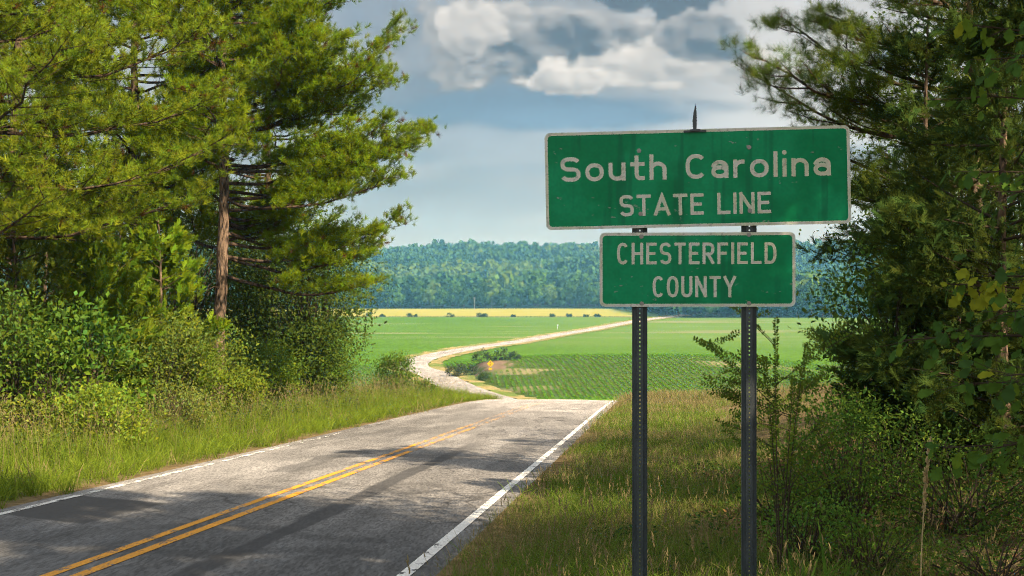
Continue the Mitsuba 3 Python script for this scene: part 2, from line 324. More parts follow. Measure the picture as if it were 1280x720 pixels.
# ------------------------------------------------------------------ state line sign
def arcp(cx, cy, rx, ry, a0, a1, n=18, e=2.0):
    a = np.radians(np.linspace(a0, a1, n)); c, s = np.cos(a), np.sin(a)
    return [(cx + rx * np.sign(x) * abs(x) ** (2 / e), cy + ry * np.sign(y) * abs(y) ** (2 / e)) for x, y in zip(c, s)]
def glyph(ch, W):
    """centre lines of one letter; W its width, heights in cap heights; each stroke is (points, cap style)"""
    X = .68; m = W / 2; e = 2.45
    g = {'S': [(arcp(m, .75, m, .25, 22, 270, 22, e) + arcp(m, .25, m, .25, 90, -158, 22, e)[1:], 'flat')],
         'C': [(arcp(m, .5, m, .5, 42, 318, 34, e), 'flat')],
         'O': [(arcp(m, .5, m, .5, 0, 360, 40, e), 'ring')],
         'T': [([(0, 1), (W, 1)], 'square'), ([(m, 0), (m, 1)], 'square')],
         'A': [([(0, 0), (m, 1), (W, 0)], 'square'), ([(W * .2, .28), (W * .8, .28)], 'flat')],
         'E': [([(W, 1), (0, 1), (0, 0), (W, 0)], 'square'), ([(0, .5), (W * .82, .5)], 'square')],
         'F': [([(W, 1), (0, 1), (0, 0)], 'square'), ([(0, .5), (W * .82, .5)], 'square')],
         'L': [([(0, 1), (0, 0), (W, 0)], 'square')], 'I': [([(0, 0), (0, 1)], 'square')],
         'N': [([(0, 0), (0, 1)], 'square'), ([(W, 0), (W, 1)], 'square'), ([(0, 1), (W, 0)], 'square')],
         'H': [([(0, 0), (0, 1)], 'square'), ([(W, 0), (W, 1)], 'square'), ([(0, .5), (W, .5)], 'flat')],
         'D': [([(0, 0), (0, 1), (W * .4, 1)] + arcp(W * .4, .5, W * .6, .5, 90, -90, 20, e) + [(0, 0)], 'ring')],
         'R': [([(0, 0), (0, 1)], 'square'), ([(0, 1), (W * .5, 1)] + arcp(W * .5, .73, W * .5, .27, 90, -90, 14, e) + [(0, .46)], 'flat'), ([(W * .45, .46), (W, 0)], 'square')],
         'U': [([(0, 1.0), (0, .3)] + arcp(m, .3, m, .3, 180, 360, 18, e) + [(W, 1.0)], 'square')],
         'Y': [([(0, 1), (m, .46), (W, 1)], 'square'), ([(m, 0), (m, .46)], 'square')],
         'o': [(arcp(m, X / 2, m, X / 2, 0, 360, 36, 2.15), 'ring')],
         'u': [([(0, X), (0, .26)] + arcp(m, .26, m, .26, 180, 360, 14), 'square'), ([(W, 0), (W, X)], 'square')],
         't': [([(W * .42, 1.0), (W * .42, .2)] + arcp(W * .72, .2, W * .3, .2, 180, 270, 8) + [(W, 0)], 'square'), ([(0, X), (W, X)], 'square')],
         'h': [([(0, 0), (0, 1.04)], 'square'), (arcp(m, X - .27, m, .27, 180, 0, 16) + [(W, 0)], 'square')],
         'n': [([(0, 0), (0, X)], 'square'), (arcp(m, X - .27, m, .27, 180, 0, 16) + [(W, 0)], 'square')],
         'r': [([(0, 0), (0, X)], 'square'), (arcp(W * .95, X - .30, W * .95, .30, 180, 75, 10), 'flat')],
         'a': [(arcp(m, X - .25, m, .25, 160, 0, 14) + [(W, 0)], 'square'), (arcp(m, .215, m, .215, 0, 360, 28, 2.1), 'ring')],
         'l': [([(0, 0), (0, 1.04)], 'square')], 'i': [([(0, 0), (0, X)], 'square'), ([(0, 1.07), (1e-3, 1.07)], 'dot')]}
    return g[ch]
WD = dict(S=.62, C=.64, O=.66, T=.62, A=.74, E=.56, F=.56, L=.55, I=0, N=.66, H=.62, D=.64, R=.64, U=.62, Y=.72, o=.56, u=.50, t=.40, h=.50, n=.50, r=.30, a=.50, l=0, i=0)
def lettering(text, x0, x1, y0, cap, stroke, gap, wide=1.0, space=.55):
    """outline of a line of highway lettering from x0 to x1 with its foot at y0, in metres"""
    xx, items = 0.0, []
    for ch in text:
        if ch == ' ': xx += space; continue
        w = WD[ch] * wide; items.append((ch, xx, w)); xx += w + gap
    xx -= gap
    sx = (x1 - x0 - stroke) / xx; h = cap - stroke
    letters = []
    for ch, ox, w in items:
        out = []
        for P, cap_style in glyph(ch, w):
            Q = [(x0 + stroke / 2 + (ox + a) * sx, y0 + stroke / 2 + b * h) for a, b in P]
            if cap_style == 'dot': out.append(Point(Q[0]).buffer(stroke * .56)); continue
            if cap_style == 'ring': out.append(Polygon(Q).buffer(stroke / 2, join_style='mitre' if ch == 'D' else 'round').difference(Polygon(Q).buffer(-stroke / 2)))
            else: out.append(LineString(Q).buffer(stroke / 2, cap_style=cap_style, join_style='mitre', mitre_limit=2.2))
        letters.append(unary_union(out).intersection(sbox(x0 - 1, y0, x1 + 1, y0 + cap * 1.12)))
    return letters
def extrude(shape, depth):
    gs = getattr(shape, 'geoms', [shape])
    return trimesh.util.concatenate([trimesh.creation.extrude_polygon(g, depth, engine='earcut') for g in gs if g.area > 1e-9])
def rounded(w, h, r): return sbox(-w / 2 + r, -h / 2 + r, w / 2 - r, h / 2 - r).buffer(r, quad_segs=8)
def sheet_green(p, n, uv):
    a = fbm(p.x * 5, p.z * 5, 0, 4); b = noise(p.x * 90, p.z * 90); st = fbm(p.x * 24, p.z * 1.6, 3, 3)
    c = mix((.002, .31, .115), (.008, .41, .17), smoothstep(.3, .75, a)) * (.9 + .12 * b)
    c = mix(c, (.006, .15, .075), smoothstep(.55, .8, st) * .45)
    sc = smoothstep(.77, .82, fbm(p.x * 30, p.z * 66, 9, 3)) * smoothstep(.66, .74, noise(p.x * 7, p.z * 9, 4))
    return mix(c, (.35, .45, .38), sc * .8)
scene['green_sheeting'] = {'type': 'twosided', 'bsdf': {'type': 'principled', 'base_color': mikit.proc(sheet_green), 'roughness': .4, 'specular': .25}}
def sheet_white(p, n, uv):
    a = fbm(p.x * 9, p.z * 9, 1, 4); b = noise(p.x * 160, p.z * 160); c2 = fbm(p.x * 60, p.z * 60, 5, 3)
    c = mix((.82, .86, .66), (.90, .92, .82), smoothstep(.35, .65, a)) * (.90 + .10 * b)
    return mix(c, (.20, .24, .19), smoothstep(.64, .76, c2) * .35)
scene['white_sheeting'] = {'type': 'twosided', 'bsdf': {'type': 'principled', 'base_color': mikit.proc(sheet_white), 'roughness': .4}}
def galv(p, n, uv):
    a = fbm(p.x * 30, p.y * 30, p.z * 7, 3); b = fbm(p.x * 12, p.y * 12, p.z * 2.0, 3)
    return mix((.055, .070, .078), (.12, .14, .15), a) * (.7 + .6 * b)
scene['post_steel'] = {'type': 'twosided', 'bsdf': {'type': 'principled', 'base_color': mikit.proc(galv), 'roughness': .5, 'metallic': .25}}
scene['bolt_steel'] = {'type': 'twosided', 'bsdf': {'type': 'principled', 'base_color': rgb(.42, .42, .40), 'roughness': .45, 'metallic': .6}}
YS = 7.35; PXM = YS / 1500
sx = lambda px: (px - 640) * PXM
sz = lambda py: EYE - (py - 360) * PXM
SC = np.array([sx(870), YS])                 # the sign turns about its middle
YAW = math.radians(-3.2)
def sign_place(x, z, depth, roll=0.0, px=None):
    """matrix that stands a drawing (x right, y up, z to the viewer) at offset x from the sign's middle and height z"""
    stand = np.array([[1, 0, 0], [0, 0, -1], [0, 1, 0.0]])
    R = rotz(YAW) @ np.array([[math.cos(roll), 0, -math.sin(roll)], [0, 1, 0], [math.sin(roll), 0, math.cos(roll)]])
    M = np.eye(4); M[:3, :3] = R @ stand
    o = rotz(YAW) @ np.array([x, -depth, 0]); M[:3, 3] = [SC[0] + o[0], SC[1] + o[1], z]
    return M
def on_sign(mesh, *a): m = mesh.copy(); m.apply_transform(sign_place(*a)); return m
SG = 'state_line_sign'
lab(SG, 'large green state line sign on two perforated steel posts in the grass beside the road', 'road sign')
panels = [((871, 222.5), 378.5, 122.0, math.radians(1.12), [('South Carolina', 701, 1036.5, 223.5, 31.0, 5.1, .34, 1.0), ('STATE LINE', 774, 962, 268.5, 26.8, 4.2, .32, .92)], 'upper green panel reading South Carolina state line'),
          ((871.3, 337), 243, 93.0, math.radians(.1), [('CHESTERFIELD', 771.5, 969.5, 330.2, 27.0, 3.8, .36, .82), ('COUNTY', 816, 919.5, 371.5, 26.5, 3.8, .36, .82)], 'lower green panel reading Chesterfield county')]
for k, ((cx, cy), w, h, roll, lines, text) in enumerate(panels):
    P = f'{SG}__' + ('panel' if k == 0 else 'panel_001')
    W, H = w * PXM, h * PXM; cx0, cz0 = sx(cx) - SC[0], sz(cy)
    r = .034
    plate = extrude(rounded(W, H, r), .0026)
    put(P, on_sign(plate, cx0, cz0, 0.0, roll), 'green_sheeting'); lab(P, text)
    ring = rounded(W, H, r).difference(rounded(W - .037, H - .037, r * .65))
    put(P + '__border', on_sign(extrude(ring, .0007), cx0, cz0, .0027, roll), 'white_sheeting')
    for q, (txt, x0, x1, yb, cap, st, gap, wide) in enumerate(lines):
        for L in lettering(txt, (x0 - cx) * PXM, (x1 - cx) * PXM, (cy - yb) * PXM, cap * PXM, st * PXM, gap, wide):
            key = numbered(P + '__letter'); put(key, on_sign(extrude(L, .0006), cx0, cz0, .0027, roll), 'white_sheeting')
# posts: a hat channel whose web carries a row of real holes
for k, px in enumerate((800.2, 936.3)):
    ox = sx(px) - SC[0]
    top, foot = sz(175), -1.1
    hw, t, dep, fl = .0165, .0032, .024, .030
    prof = unary_union([sbox(-hw - t, -dep, -hw, 0), sbox(hw, -dep, hw + t, 0), sbox(-hw - fl, -dep - t, -hw, -dep), sbox(hw, -dep - t, hw + fl, -dep),
                        sbox(-hw - fl, -dep, -hw - fl + t, -dep + .007), sbox(hw + fl - t, -dep, hw + fl, -dep + .007)])
    L = top - foot
    sides = extrude(prof, L)            # x, depth, up
    web = sbox(-hw, 0, hw, L).difference(unary_union([Point(0, L - .02 - .0254 * q).buffer(.0052, quad_segs=2) for q in range(int(L / .0254) - 1)]))
    wm = extrude(web, t)
    Mw = np.eye(4); Mw[:3, :3] = np.array([[1, 0, 0], [0, 0, 1], [0, 1, 0.0]]); Mw[1, 3] = -t
    wm.apply_transform(Mw)
    if np.linalg.det(Mw[:3, :3]) < 0: wm.invert()
    m = trimesh.util.concatenate([sides, wm])
    # drawing axes are (x, depth to viewer, up): turn the depth towards the camera
    M = np.eye(4); M[:3, :3] = rotz(YAW) @ np.diag([1, -1, 1.0]); o = rotz(YAW) @ np.array([ox, .006, 0]); M[:3, 3] = [SC[0] + o[0], SC[1] + o[1], foot]
    m.apply_transform(M); m.invert()
    key = f'{SG}__post' + ('' if k == 0 else '_001'); put(key, m, 'post_steel', False)
b = 0
for px, py in ((799, 188), (935.5, 184.5), (801, 267), (936.5, 263.5), (802, 295.5), (935.5, 293.5), (802.5, 379.5), (935.5, 379)):
    head = trimesh.creation.cylinder(radius=.0085, height=.006, sections=6); head.apply_translation([0, 0, .0025])
    washer = trimesh.creation.cylinder(radius=.0135, height=.0018, sections=16); washer.apply_translation([0, 0, .0009])
    put(f'{SG}__bolt' + ('' if b == 0 else f'_{b:03d}'), on_sign(trimesh.util.concatenate([head, washer]), sx(px) - SC[0], sz(py), .0036), 'bolt_steel'); b += 1
# the bent clamp on the top edge with its upright blade
cl = trimesh.util.concatenate([trimesh.creation.box((.135, .012, .016)), trimesh.creation.box((.06, .012, .035))])
cl.vertices[:, 1] += np.where(np.abs(cl.vertices[:, 0]) > .05, -.002, .004)
put(f'{SG}__clamp', on_sign(cl, sx(868.5) - SC[0], sz(164), .008, math.radians(1.0)), 'post_steel')
bl = Polygon([(-.012, 0), (-.017, .05), (-.011, .10), (.003, .16), (.009, .10), (.010, .05), (.008, 0)])
put(f'{SG}__clamp__blade', on_sign(extrude(bl, .004), sx(869) - SC[0], sz(162), -.002), 'post_steel')

# ------------------------------------------------------------------ foliage templates
def needle_tuft(rng, n, length, width, spread=(18, 75)):
    """a shoot along +z with n needles, one triangle each"""
    V, F = [], []
    for q in range(n):
        a = rng.uniform(0, 2 * np.pi); el = np.radians(rng.uniform(*spread)); b = rng.uniform(-.35, .45) * length
        d = np.array([math.sin(el) * math.cos(a), math.sin(el) * math.sin(a), math.cos(el)])
        s = unit(np.cross(d, rng.normal(size=3))) * width / 2
        L = length * rng.uniform(.75, 1.1); o = np.array([0, 0, b])
        V += [o - s, o + s, o + d * L - np.array([0, 0, .10 * L])]; F.append([3 * q, 3 * q + 1, 3 * q + 2])
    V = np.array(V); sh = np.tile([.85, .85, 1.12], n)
    return V, np.array(F), sh
def sprig(rng, n, length, width):
    """a flat feathery spray along +z: narrow triangles to both sides"""
    V, F = [], []
    for q in range(n):
        t = (q + .5) / n; side = 1 if q % 2 else -1
        ang = np.radians(rng.uniform(15, 48)) * side
        d = np.array([math.sin(ang), rng.uniform(-.3, .3), math.cos(ang)])
        L = length * (.62 - .38 * t) * rng.uniform(.7, 1.15); o = np.array([0, 0, t * length * .8])
        s = unit(np.cross(d, [0.0, 1, .25 * rng.normal()])) * width / 2
        V += [o - s, o + s, o + d * L]; F.append([3 * q, 3 * q + 1, 3 * q + 2])
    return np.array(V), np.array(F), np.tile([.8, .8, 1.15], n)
def leaf_quad(fold=.25, w=.55):
    """a leaf along +z from its stalk, folded at the midrib; two triangles a side"""
    V = np.array([[0, 0, 0], [-w / 2, fold * w / 2, .42], [w / 2, fold * w / 2, .42], [0, 0, 1], ])
    F = np.array([[0, 3, 1], [0, 2, 3]])
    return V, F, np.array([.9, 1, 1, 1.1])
LEAF = leaf_quad()
TUFTS = [needle_tuft(np.random.default_rng(s), 26, .16, .014, (12, 66)) for s in range(6)]
TUFTS_FINE = [needle_tuft(np.random.default_rng(s + 20), 44, .15, .0048) for s in range(6)]
SPRIGS = [sprig(np.random.default_rng(s + 40), 12, .32, .034) for s in range(6)]
SPRIGS_FINE = [sprig(np.random.default_rng(s + 60), 22, .19, .009) for s in range(6)]

# ------------------------------------------------------------------ trees
def pine(key, x, y, height, crown_from, reach, seed, trunk_r=.2, lean=(0, 0), tufts=TUFTS, col=(.200, .285, .014), density=1.0, bias=None, top_pow=.75, limb_gap=.34, tuft_scale=1.0, dead=4, clear=0.0, extra=()):
    rng = np.random.default_rng(seed)
    z0 = float(ground(np.array([x]), np.array([y]))[0]) - .25
    tt = np.linspace(0, 1, 22); h = height + .25
    wob = np.cumsum(rng.normal(size=(22, 2)) * .02 * height / 10, axis=0)
    axis = np.stack([x + lean[0] * tt + wob[:, 0], y + lean[1] * tt + wob[:, 1], z0 + tt * h], 1)
    rad = trunk_r * (1 - tt) ** .8 + .02 + trunk_r * .5 * np.exp(-tt * h / .35)
    v, f = tube(axis, rad, 12)
    put(key + '__trunk', trimesh.Trimesh(v, f, process=False), 'bark', True)
    wood, leaves = Bag(), Bag()
    at = lambda t: np.array([np.interp(t, tt, axis[:, q]) for q in range(3)])
    shoots, dirs = [], []
    def limb(t, az, L, rise, r0, bare=.3):
        o = at(t); n = 9; uu = np.linspace(0, 1, n)
        d = np.array([math.cos(az), math.sin(az), 0])
        side = np.array([-d[1], d[0], 0])
        sw = np.cumsum(rng.normal(size=n) * .035 * L)
        P = o + d * (uu * L)[:, None] + side * (sw - sw[0])[:, None] + np.array([0, 0, 1.0]) * (L * (rise * uu - .28 * uu * (1 - uu) + .10 * uu ** 3) + np.cumsum(rng.normal(size=n) * .012 * L))[:, None]
        wood.add(*tube(P, .8 * r0 * (1 - uu) ** .8 + .007, 5))
        nb = max(3, int(L * 3.4))
        for b in range(nb):
            u0 = bare + (1 - bare) * ((b + rng.random()) / nb); base = np.array([np.interp(u0, uu, P[:, q]) for q in range(3)])
            sgn = 1 if b % 2 else -1
            l2 = L * rng.uniform(.24, .42) * (1.15 - .75 * u0) + .18
            d2 = unit(d * rng.uniform(.55, 1.0) + side * sgn * rng.uniform(.5, 1.0) + np.array([0, 0, rng.uniform(-.08, .42)]))
            end = base + d2 * l2 + np.array([0, 0, .12 * l2])
            wood.add(*tube(np.stack([base, .5 * (base + end) + np.array([0, 0, -.04 * l2]), end]), [.014, .010, .005], 3, False))
            m = max(3, int((4 + l2 * 11) * density))
            w = rng.uniform(.25, 1.05, m); off = rng.normal(size=(m, 3)) * np.array([.12, .12, .06]) * (.5 + .6 * l2)
            shoots.append(base + (end - base) * w[:, None] + off + np.array([0, 0, .05]))
            dirs.append(unit(d2 * .7 + np.array([0, 0, .75]) + rng.normal(size=(m, 3)) * .45))
        m = int(7 * density) + 2
        shoots.append(P[-1] + rng.normal(size=(m, 3)) * .14); dirs.append(unit(d * .9 + np.array([0, 0, .6]) + rng.normal(size=(m, 3)) * .4))
    zz = crown_from
    while zz < height * .985:
        t = (zz + .25) / h; k = (zz - crown_from) / (height - crown_from)
        L = reach * (.62 + .38 * smooth01(0, .25, k)) * (1 - k) ** top_pow * rng.uniform(.62, 1.12) + .25
        az = rng.uniform(0, 2 * np.pi)
        if bias is not None and rng.random() < bias[1]: az = bias[0] + rng.normal() * .75
        if zz < clear and math.sin(az) < -.25: az = -az
        limb(t, az, L, rng.uniform(.02, .30) + .35 * k, trunk_r * .30 * (1 - .7 * k) + .012, .24 if k < .6 else .10)
        zz += limb_gap * rng.uniform(.4, 1.3) * (1 - .35 * k)
    for (zz, az, L, rise) in extra: limb((zz + .25) / h, az, L, rise, trunk_r * .34)
    for q in range(dead):                                   # bare stubs below the crown
        t = rng.uniform(.12, .9 * crown_from / height); az = rng.uniform(0, 6.28); L = rng.uniform(.3, 1.2); o = at(t)
        wood.add(*tube([o, o + np.array([math.cos(az), math.sin(az), .1]) * L * .5, o + np.array([math.cos(az), math.sin(az), -.05]) * L], [.025, .018, .006], 4))
    P, D = np.vstack(shoots), np.vstack(dirs)
    which = rng.integers(0, len(tufts), len(P))
    cc = jitter_col(rng, col, len(P), .38, .14)
    old_or_lit = rng.random(len(P)) < .035  # old needles turned brown
    cc[old_or_lit] = np.array([.17, .085, .025]) * rng.uniform(.6, 1.1, (old_or_lit.sum(), 1))
    for q, (tv, tfc, sh) in enumerate(tufts):
        w = which == q
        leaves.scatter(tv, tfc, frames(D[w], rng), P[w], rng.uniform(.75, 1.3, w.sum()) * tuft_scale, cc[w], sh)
    wood.put(key + '__branches', 'bough_bark', True); lab(key + '__branches', kind='stuff')
    leaves.put(key + '__crown', 'needle_mat'); lab(key + '__crown', kind='stuff')
    return len(P)
def cedar(key, x, y, height, radius, seed, col=(.06, .10, .018), n=2600, sprigs=SPRIGS, low=.05, droop=0.0, power=.8, scale=1.0):
    rng = np.random.default_rng(seed)
    z0 = float(ground(np.array([x]), np.array([y]))[0]) - .15
    tt = np.linspace(0, 1, 12)
    axis = np.stack([x + .1 * np.sin(tt * 3 + seed), y + .1 * np.cos(tt * 2.3 + seed), z0 + tt * (height + .1)], 1)
    v, f = tube(axis, .022 * height ** .75 * (1 - tt) + .01, 8); put(key + '__trunk', trimesh.Trimesh(v, f, process=False), 'bark', True)
    wood, leaves = Bag(), Bag()
    nl = int(26 + height * 9); per = n // nl
    for q in range(nl):
        k = low + (1 - low) * rng.random() ** 1.15
        az = rng.uniform(0, 6.283); o = np.array([np.interp(k, tt, axis[:, c]) for c in range(3)])
        shape = (1 - k) ** power * (.55 + .45 * smooth01(0, .22, k)) * (.72 + .56 * meshkit.noise(np.array([math.cos(az) * 1.6, math.sin(az) * 1.6, k * 5 + seed])))
        L = radius * shape * rng.uniform(.75, 1.15) + .12
        up = rng.uniform(.15, .75) - droop
        d = np.array([math.cos(az), math.sin(az), up])
        P = o + d * (np.linspace(0, 1, 5) * L)[:, None] + np.array([0, 0, 1.0]) * (np.linspace(0, 1, 5) ** 2 * .12 * L)[:, None]
        wood.add(*tube(P, np.linspace(.02, .004, 5), 4, False))
        m = max(6, int(per * (.35 + L / radius)))
        w = 1 - rng.random(m) ** 1.7 * .8
        pos = o + (P[-1] - o) * w[:, None] + rng.normal(size=(m, 3)) * (.06 + .16 * L * (1.15 - w[:, None])) * np.array([1, 1, .8])
        dd = unit(unit(d) * .8 + rng.normal(size=(m, 3)) * .5 + np.array([0, 0, .45 - droop]))
        cc = jitter_col(rng, np.asarray(col) * rng.uniform(.75, 1.3), m, .28, .2)
        which = rng.integers(0, len(sprigs), m)
        for c, (tv, tfc, sh) in enumerate(sprigs):
            s = which == c
            leaves.scatter(tv, tfc, frames(dd[s], rng), pos[s], rng.uniform(.7, 1.25, s.sum()) * scale, cc[s], sh)
    wood.put(key + '__branches', 'twig', True); lab(key + '__branches', kind='stuff')
    leaves.put(key + '__crown', 'needle_mat'); lab(key + '__crown', kind='stuff')
def broadleaf(key, x, y, height, rx, seed, col, n=5000, leaf=.08, ry=None, low=.1, trunk_r=.0, clumps=60, width=.55, mat='leaf_mat', dry=0.0, tips=None, hang=.0, top=1.0, flat=.5):
    """a shrub or small tree: stems fork to clumps of leaves spread unevenly through an uneven crown"""
    rng = np.random.default_rng(seed); ry = ry or rx
    z0 = float(ground(np.array([x]), np.array([y]))[0]) - .06
    base = np.array([x, y, z0])
    wood, leaves = Bag(), Bag()
    K = clumps
    th = rng.uniform(0, 6.283, K); kk = low + (1 - low) * rng.random(K) ** .9
    prof = np.sin(np.pi * np.clip(.18 + .74 * (kk - low) / (1 - low), 0, 1)) ** .7
    rr = np.sqrt(rng.random(K)) * .45 + .6
    bump = .62 + .7 * meshkit.noise(np.stack([np.cos(th) * 1.4, np.sin(th) * 1.4, kk * 3 + seed], -1))
    C = base + np.stack([np.cos(th) * rx * rr * prof * bump, np.sin(th) * ry * rr * prof * bump, kk * height * (.82 + .3 * bump * .8)], 1)
    fork = base + np.array([0, 0, height * (low * .8 + .08)])
    if trunk_r:
        P = np.stack([base, base + (fork - base) * .5 + rng.normal(size=3) * .04, fork, fork + np.array([0, 0, height * .35])])
        v, f = tube(P, [trunk_r * 1.2, trunk_r, trunk_r * .85, trunk_r * .4], 9); put(key + '__trunk', trimesh.Trimesh(v, f, process=False), 'bark', True)
    for c in C:
        s0 = fork if trunk_r else base + rng.normal(size=3) * np.array([.14, .14, 0]) * rx
        midp = s0 + (c - s0) * np.array([.35, .35, .55]) + rng.normal(size=3) * .05 * height
        P = np.stack([s0, midp, c]); u5 = np.linspace(0, 1, 6)[:, None]
        Q = (1 - u5) ** 2 * P[0] + 2 * u5 * (1 - u5) * P[1] + u5 ** 2 * P[2]
        wood.add(*tube(Q, np.linspace(max(trunk_r * .35, .006 + .003 * height), .003, 6), 4, False))
    per = rng.multinomial(n, rng.dirichlet(np.full(K, 2.2)))
    for c, m in zip(C, per):
        if m == 0: continue
        sg = (rx + height * .5) * .13 * rng.uniform(.7, 1.35)
        pos = c + np.clip(rng.normal(size=(m, 3)), -1.7, 1.7) * sg * np.array([1, 1, .75])
        out = unit(pos - (base + np.array([0, 0, height * .35])))
        z = unit(out * .5 + rng.normal(size=(m, 3)) * .75 + np.array([0, 0, -.15 - hang]))     # along the leaf
        nn = unit(np.array([0, 0, 1.0]) * flat * 1.7 + out * .55 + rng.normal(size=(m, 3)) * .55)
        xax = unit(np.cross(nn, z)); R = np.stack([xax, np.cross(z, xax), z], -1)
        tone = np.asarray(col) * rng.uniform(.75, 1.3)
        cc = jitter_col(rng, tone, m, .28, .18)
        if tips is not None:
            w = rng.random(m) < .12 + .25 * (c[2] > base[2] + height * .7); cc[w] = jitter_col(rng, tips, w.sum(), .25, .15)
        if dry:
            w = rng.random(m) < dry; cc[w] = jitter_col(rng, (.22, .15, .07), w.sum(), .3, .1)
        tv, tfc, sh = LEAF; tv = tv * np.array([width / .55, width / .55, 1])
        leaves.scatter(tv, tfc, R, pos, leaf * rng.uniform(.6, 1.25, m), cc, sh)
    wood.put(key + '__stems', 'twig', True); lab(key + '__stems', kind='stuff')
    leaves.put(key + '__leaves', mat); lab(key + '__leaves', kind='stuff')
def wx(px, Y): return (px - 640) / 1500 * Y


# ------------------------------------------------------------------ trees left of the road
def thing(name, label, cat, group=None):
    key = numbered(name); lab(key, label, cat, group); return key
GP = 'pines in the wood left of the road'
def lpine(label, px, Y, **kw):
    key = thing('pine_tree', label, 'tree', GP); return pine(key, wx(px, Y), Y, **kw)
lpine('leaning pine with bare lower trunk nearest the valley, limbs reaching over the field', 268, 37, height=16, crown_from=5.0, reach=6.6, seed=11, trunk_r=.21, lean=(.45, -.3), bias=(-.25, .45), limb_gap=.22, density=1.45, clear=7.4, dead=7, tuft_scale=1.1,
      extra=((4.9, -.1, 4.6, -.10), (5.6, .35, 5.2, .0), (6.6, -.35, 5.6, .02), (4.3, -.15, 4.4, -.16), (7.6, .1, 5.9, .06), (9.2, -.2, 5.0, .10)))
lpine('pine whose straight trunk rises left of the leaning pine, crown reaching the top', 168, 38.5, height=18, crown_from=6.2, reach=5.2, seed=12, trunk_r=.19, bias=(-.6, .4), limb_gap=.27, density=1.35, clear=8, tuft_scale=1.1, extra=((7.0, -1.0, 4.5, .05), (8.4, -.4, 4.6, .08)))
lpine('pine at the far left with a dark trunk behind the sweeping pale boughs', 8, 37, height=18, crown_from=6.5, reach=4.6, seed=13, trunk_r=.19, bias=(-1.2, .4), limb_gap=.34)
lpine('nearest pine, its trunk out of view, long pale green boughs sweeping in from the left', -75, 27, height=13.5, crown_from=4.0, reach=5.4, seed=14, trunk_r=.18, bias=(.15, .55), col=(.215, .29, .022), limb_gap=.30, density=1.0,
      extra=((4.6, .15, 5.6, .02), (5.8, .05, 6.4, .03), (6.9, .3, 6.2, .04), (8.2, .0, 5.6, .04)))
lpine('pine standing behind the leaning pine, right half of the back row', 335, 48, height=16, crown_from=6.5, reach=5.0, seed=15, trunk_r=.17, bias=(-.3, .4), limb_gap=.36, density=.7, tuft_scale=1.35)
lpine('pine in the back row between the two nearest trunks', 215, 50, height=18, crown_from=6, reach=4.6, seed=16, trunk_r=.17, limb_gap=.4, density=.7, tuft_scale=1.35)
lpine('pine in the back row left of the straight trunk', 85, 47, height=18, crown_from=6, reach=4.6, seed=17, trunk_r=.17, limb_gap=.4, density=.7, tuft_scale=1.35)
lpine('pine in the back row at the left edge of the view', -20, 46, height=17, crown_from=5, reach=4.6, seed=18, trunk_r=.17, limb_gap=.42, density=.7, tuft_scale=1.35)
GC = 'cedars under the pines left of the road'
for label, px, Y, h, r, seed, n, col in (
        ('broad yellow green cedar left of the leaning pine trunk', 196, 32.5, 5.6, 1.75, 31, 3600, (.175, .265, .016)),
        ('feathery olive cedar standing second from the leaning pine trunk', 112, 30.5, 5.8, 1.9, 32, 3600, (.15, .225, .016)),
        ('dark cedar at the left edge behind the roadside shrubs', 22, 29.5, 6.4, 1.9, 33, 3200, (.115, .165, .020)),
        ('tall shaded cedar behind the olive cedars', 155, 38, 8.0, 2.1, 34, 2600, (.095, .130, .02)),
        ('shaded cedar deep in the wood behind the dark left edge cedar', 60, 37, 7.5, 2.1, 35, 2600, (.085, .12, .02))):
    key = thing('cedar_tree', label, 'tree', GC); cedar(key, wx(px, Y), Y, h, r, seed, col, n)
key = thing('oak_tree', 'small oak with a dark rounded crown just right of the leaning pine trunk', 'tree', 'broadleaved trees in the left wood')
broadleaf(key, wx(382, 45), 45, 6.4, 2.0, 41, (.085, .135, .022), n=17000, leaf=.15, trunk_r=.10, clumps=120, low=.16)
key = thing('oak_tree', 'spreading oak half hidden behind the leaning pine, its lower branches bare', 'tree', 'broadleaved trees in the left wood')
broadleaf(key, wx(318, 49), 49, 7.2, 2.6, 42, (.080, .125, .024), n=14000, leaf=.16, trunk_r=.11, clumps=100, low=.34)
key = thing('oak_tree', 'leafy tree deep in the wood behind the cedars', 'tree', 'broadleaved trees in the left wood')
broadleaf(key, wx(95, 43), 43, 8.5, 3.2, 43, (.070, .110, .022), n=10000, leaf=.15, trunk_r=.12, clumps=80, low=.2)
key = thing('oak_tree', 'leafy tree filling the gap between the wood and the leaning pine', 'tree', 'broadleaved trees in the left wood')
broadleaf(key, wx(228, 44), 44, 7.5, 2.8, 44, (.065, .105, .022), n=12000, leaf=.16, trunk_r=.12, clumps=80, low=.15)
GS = 'shrubs along the edge of the left wood'
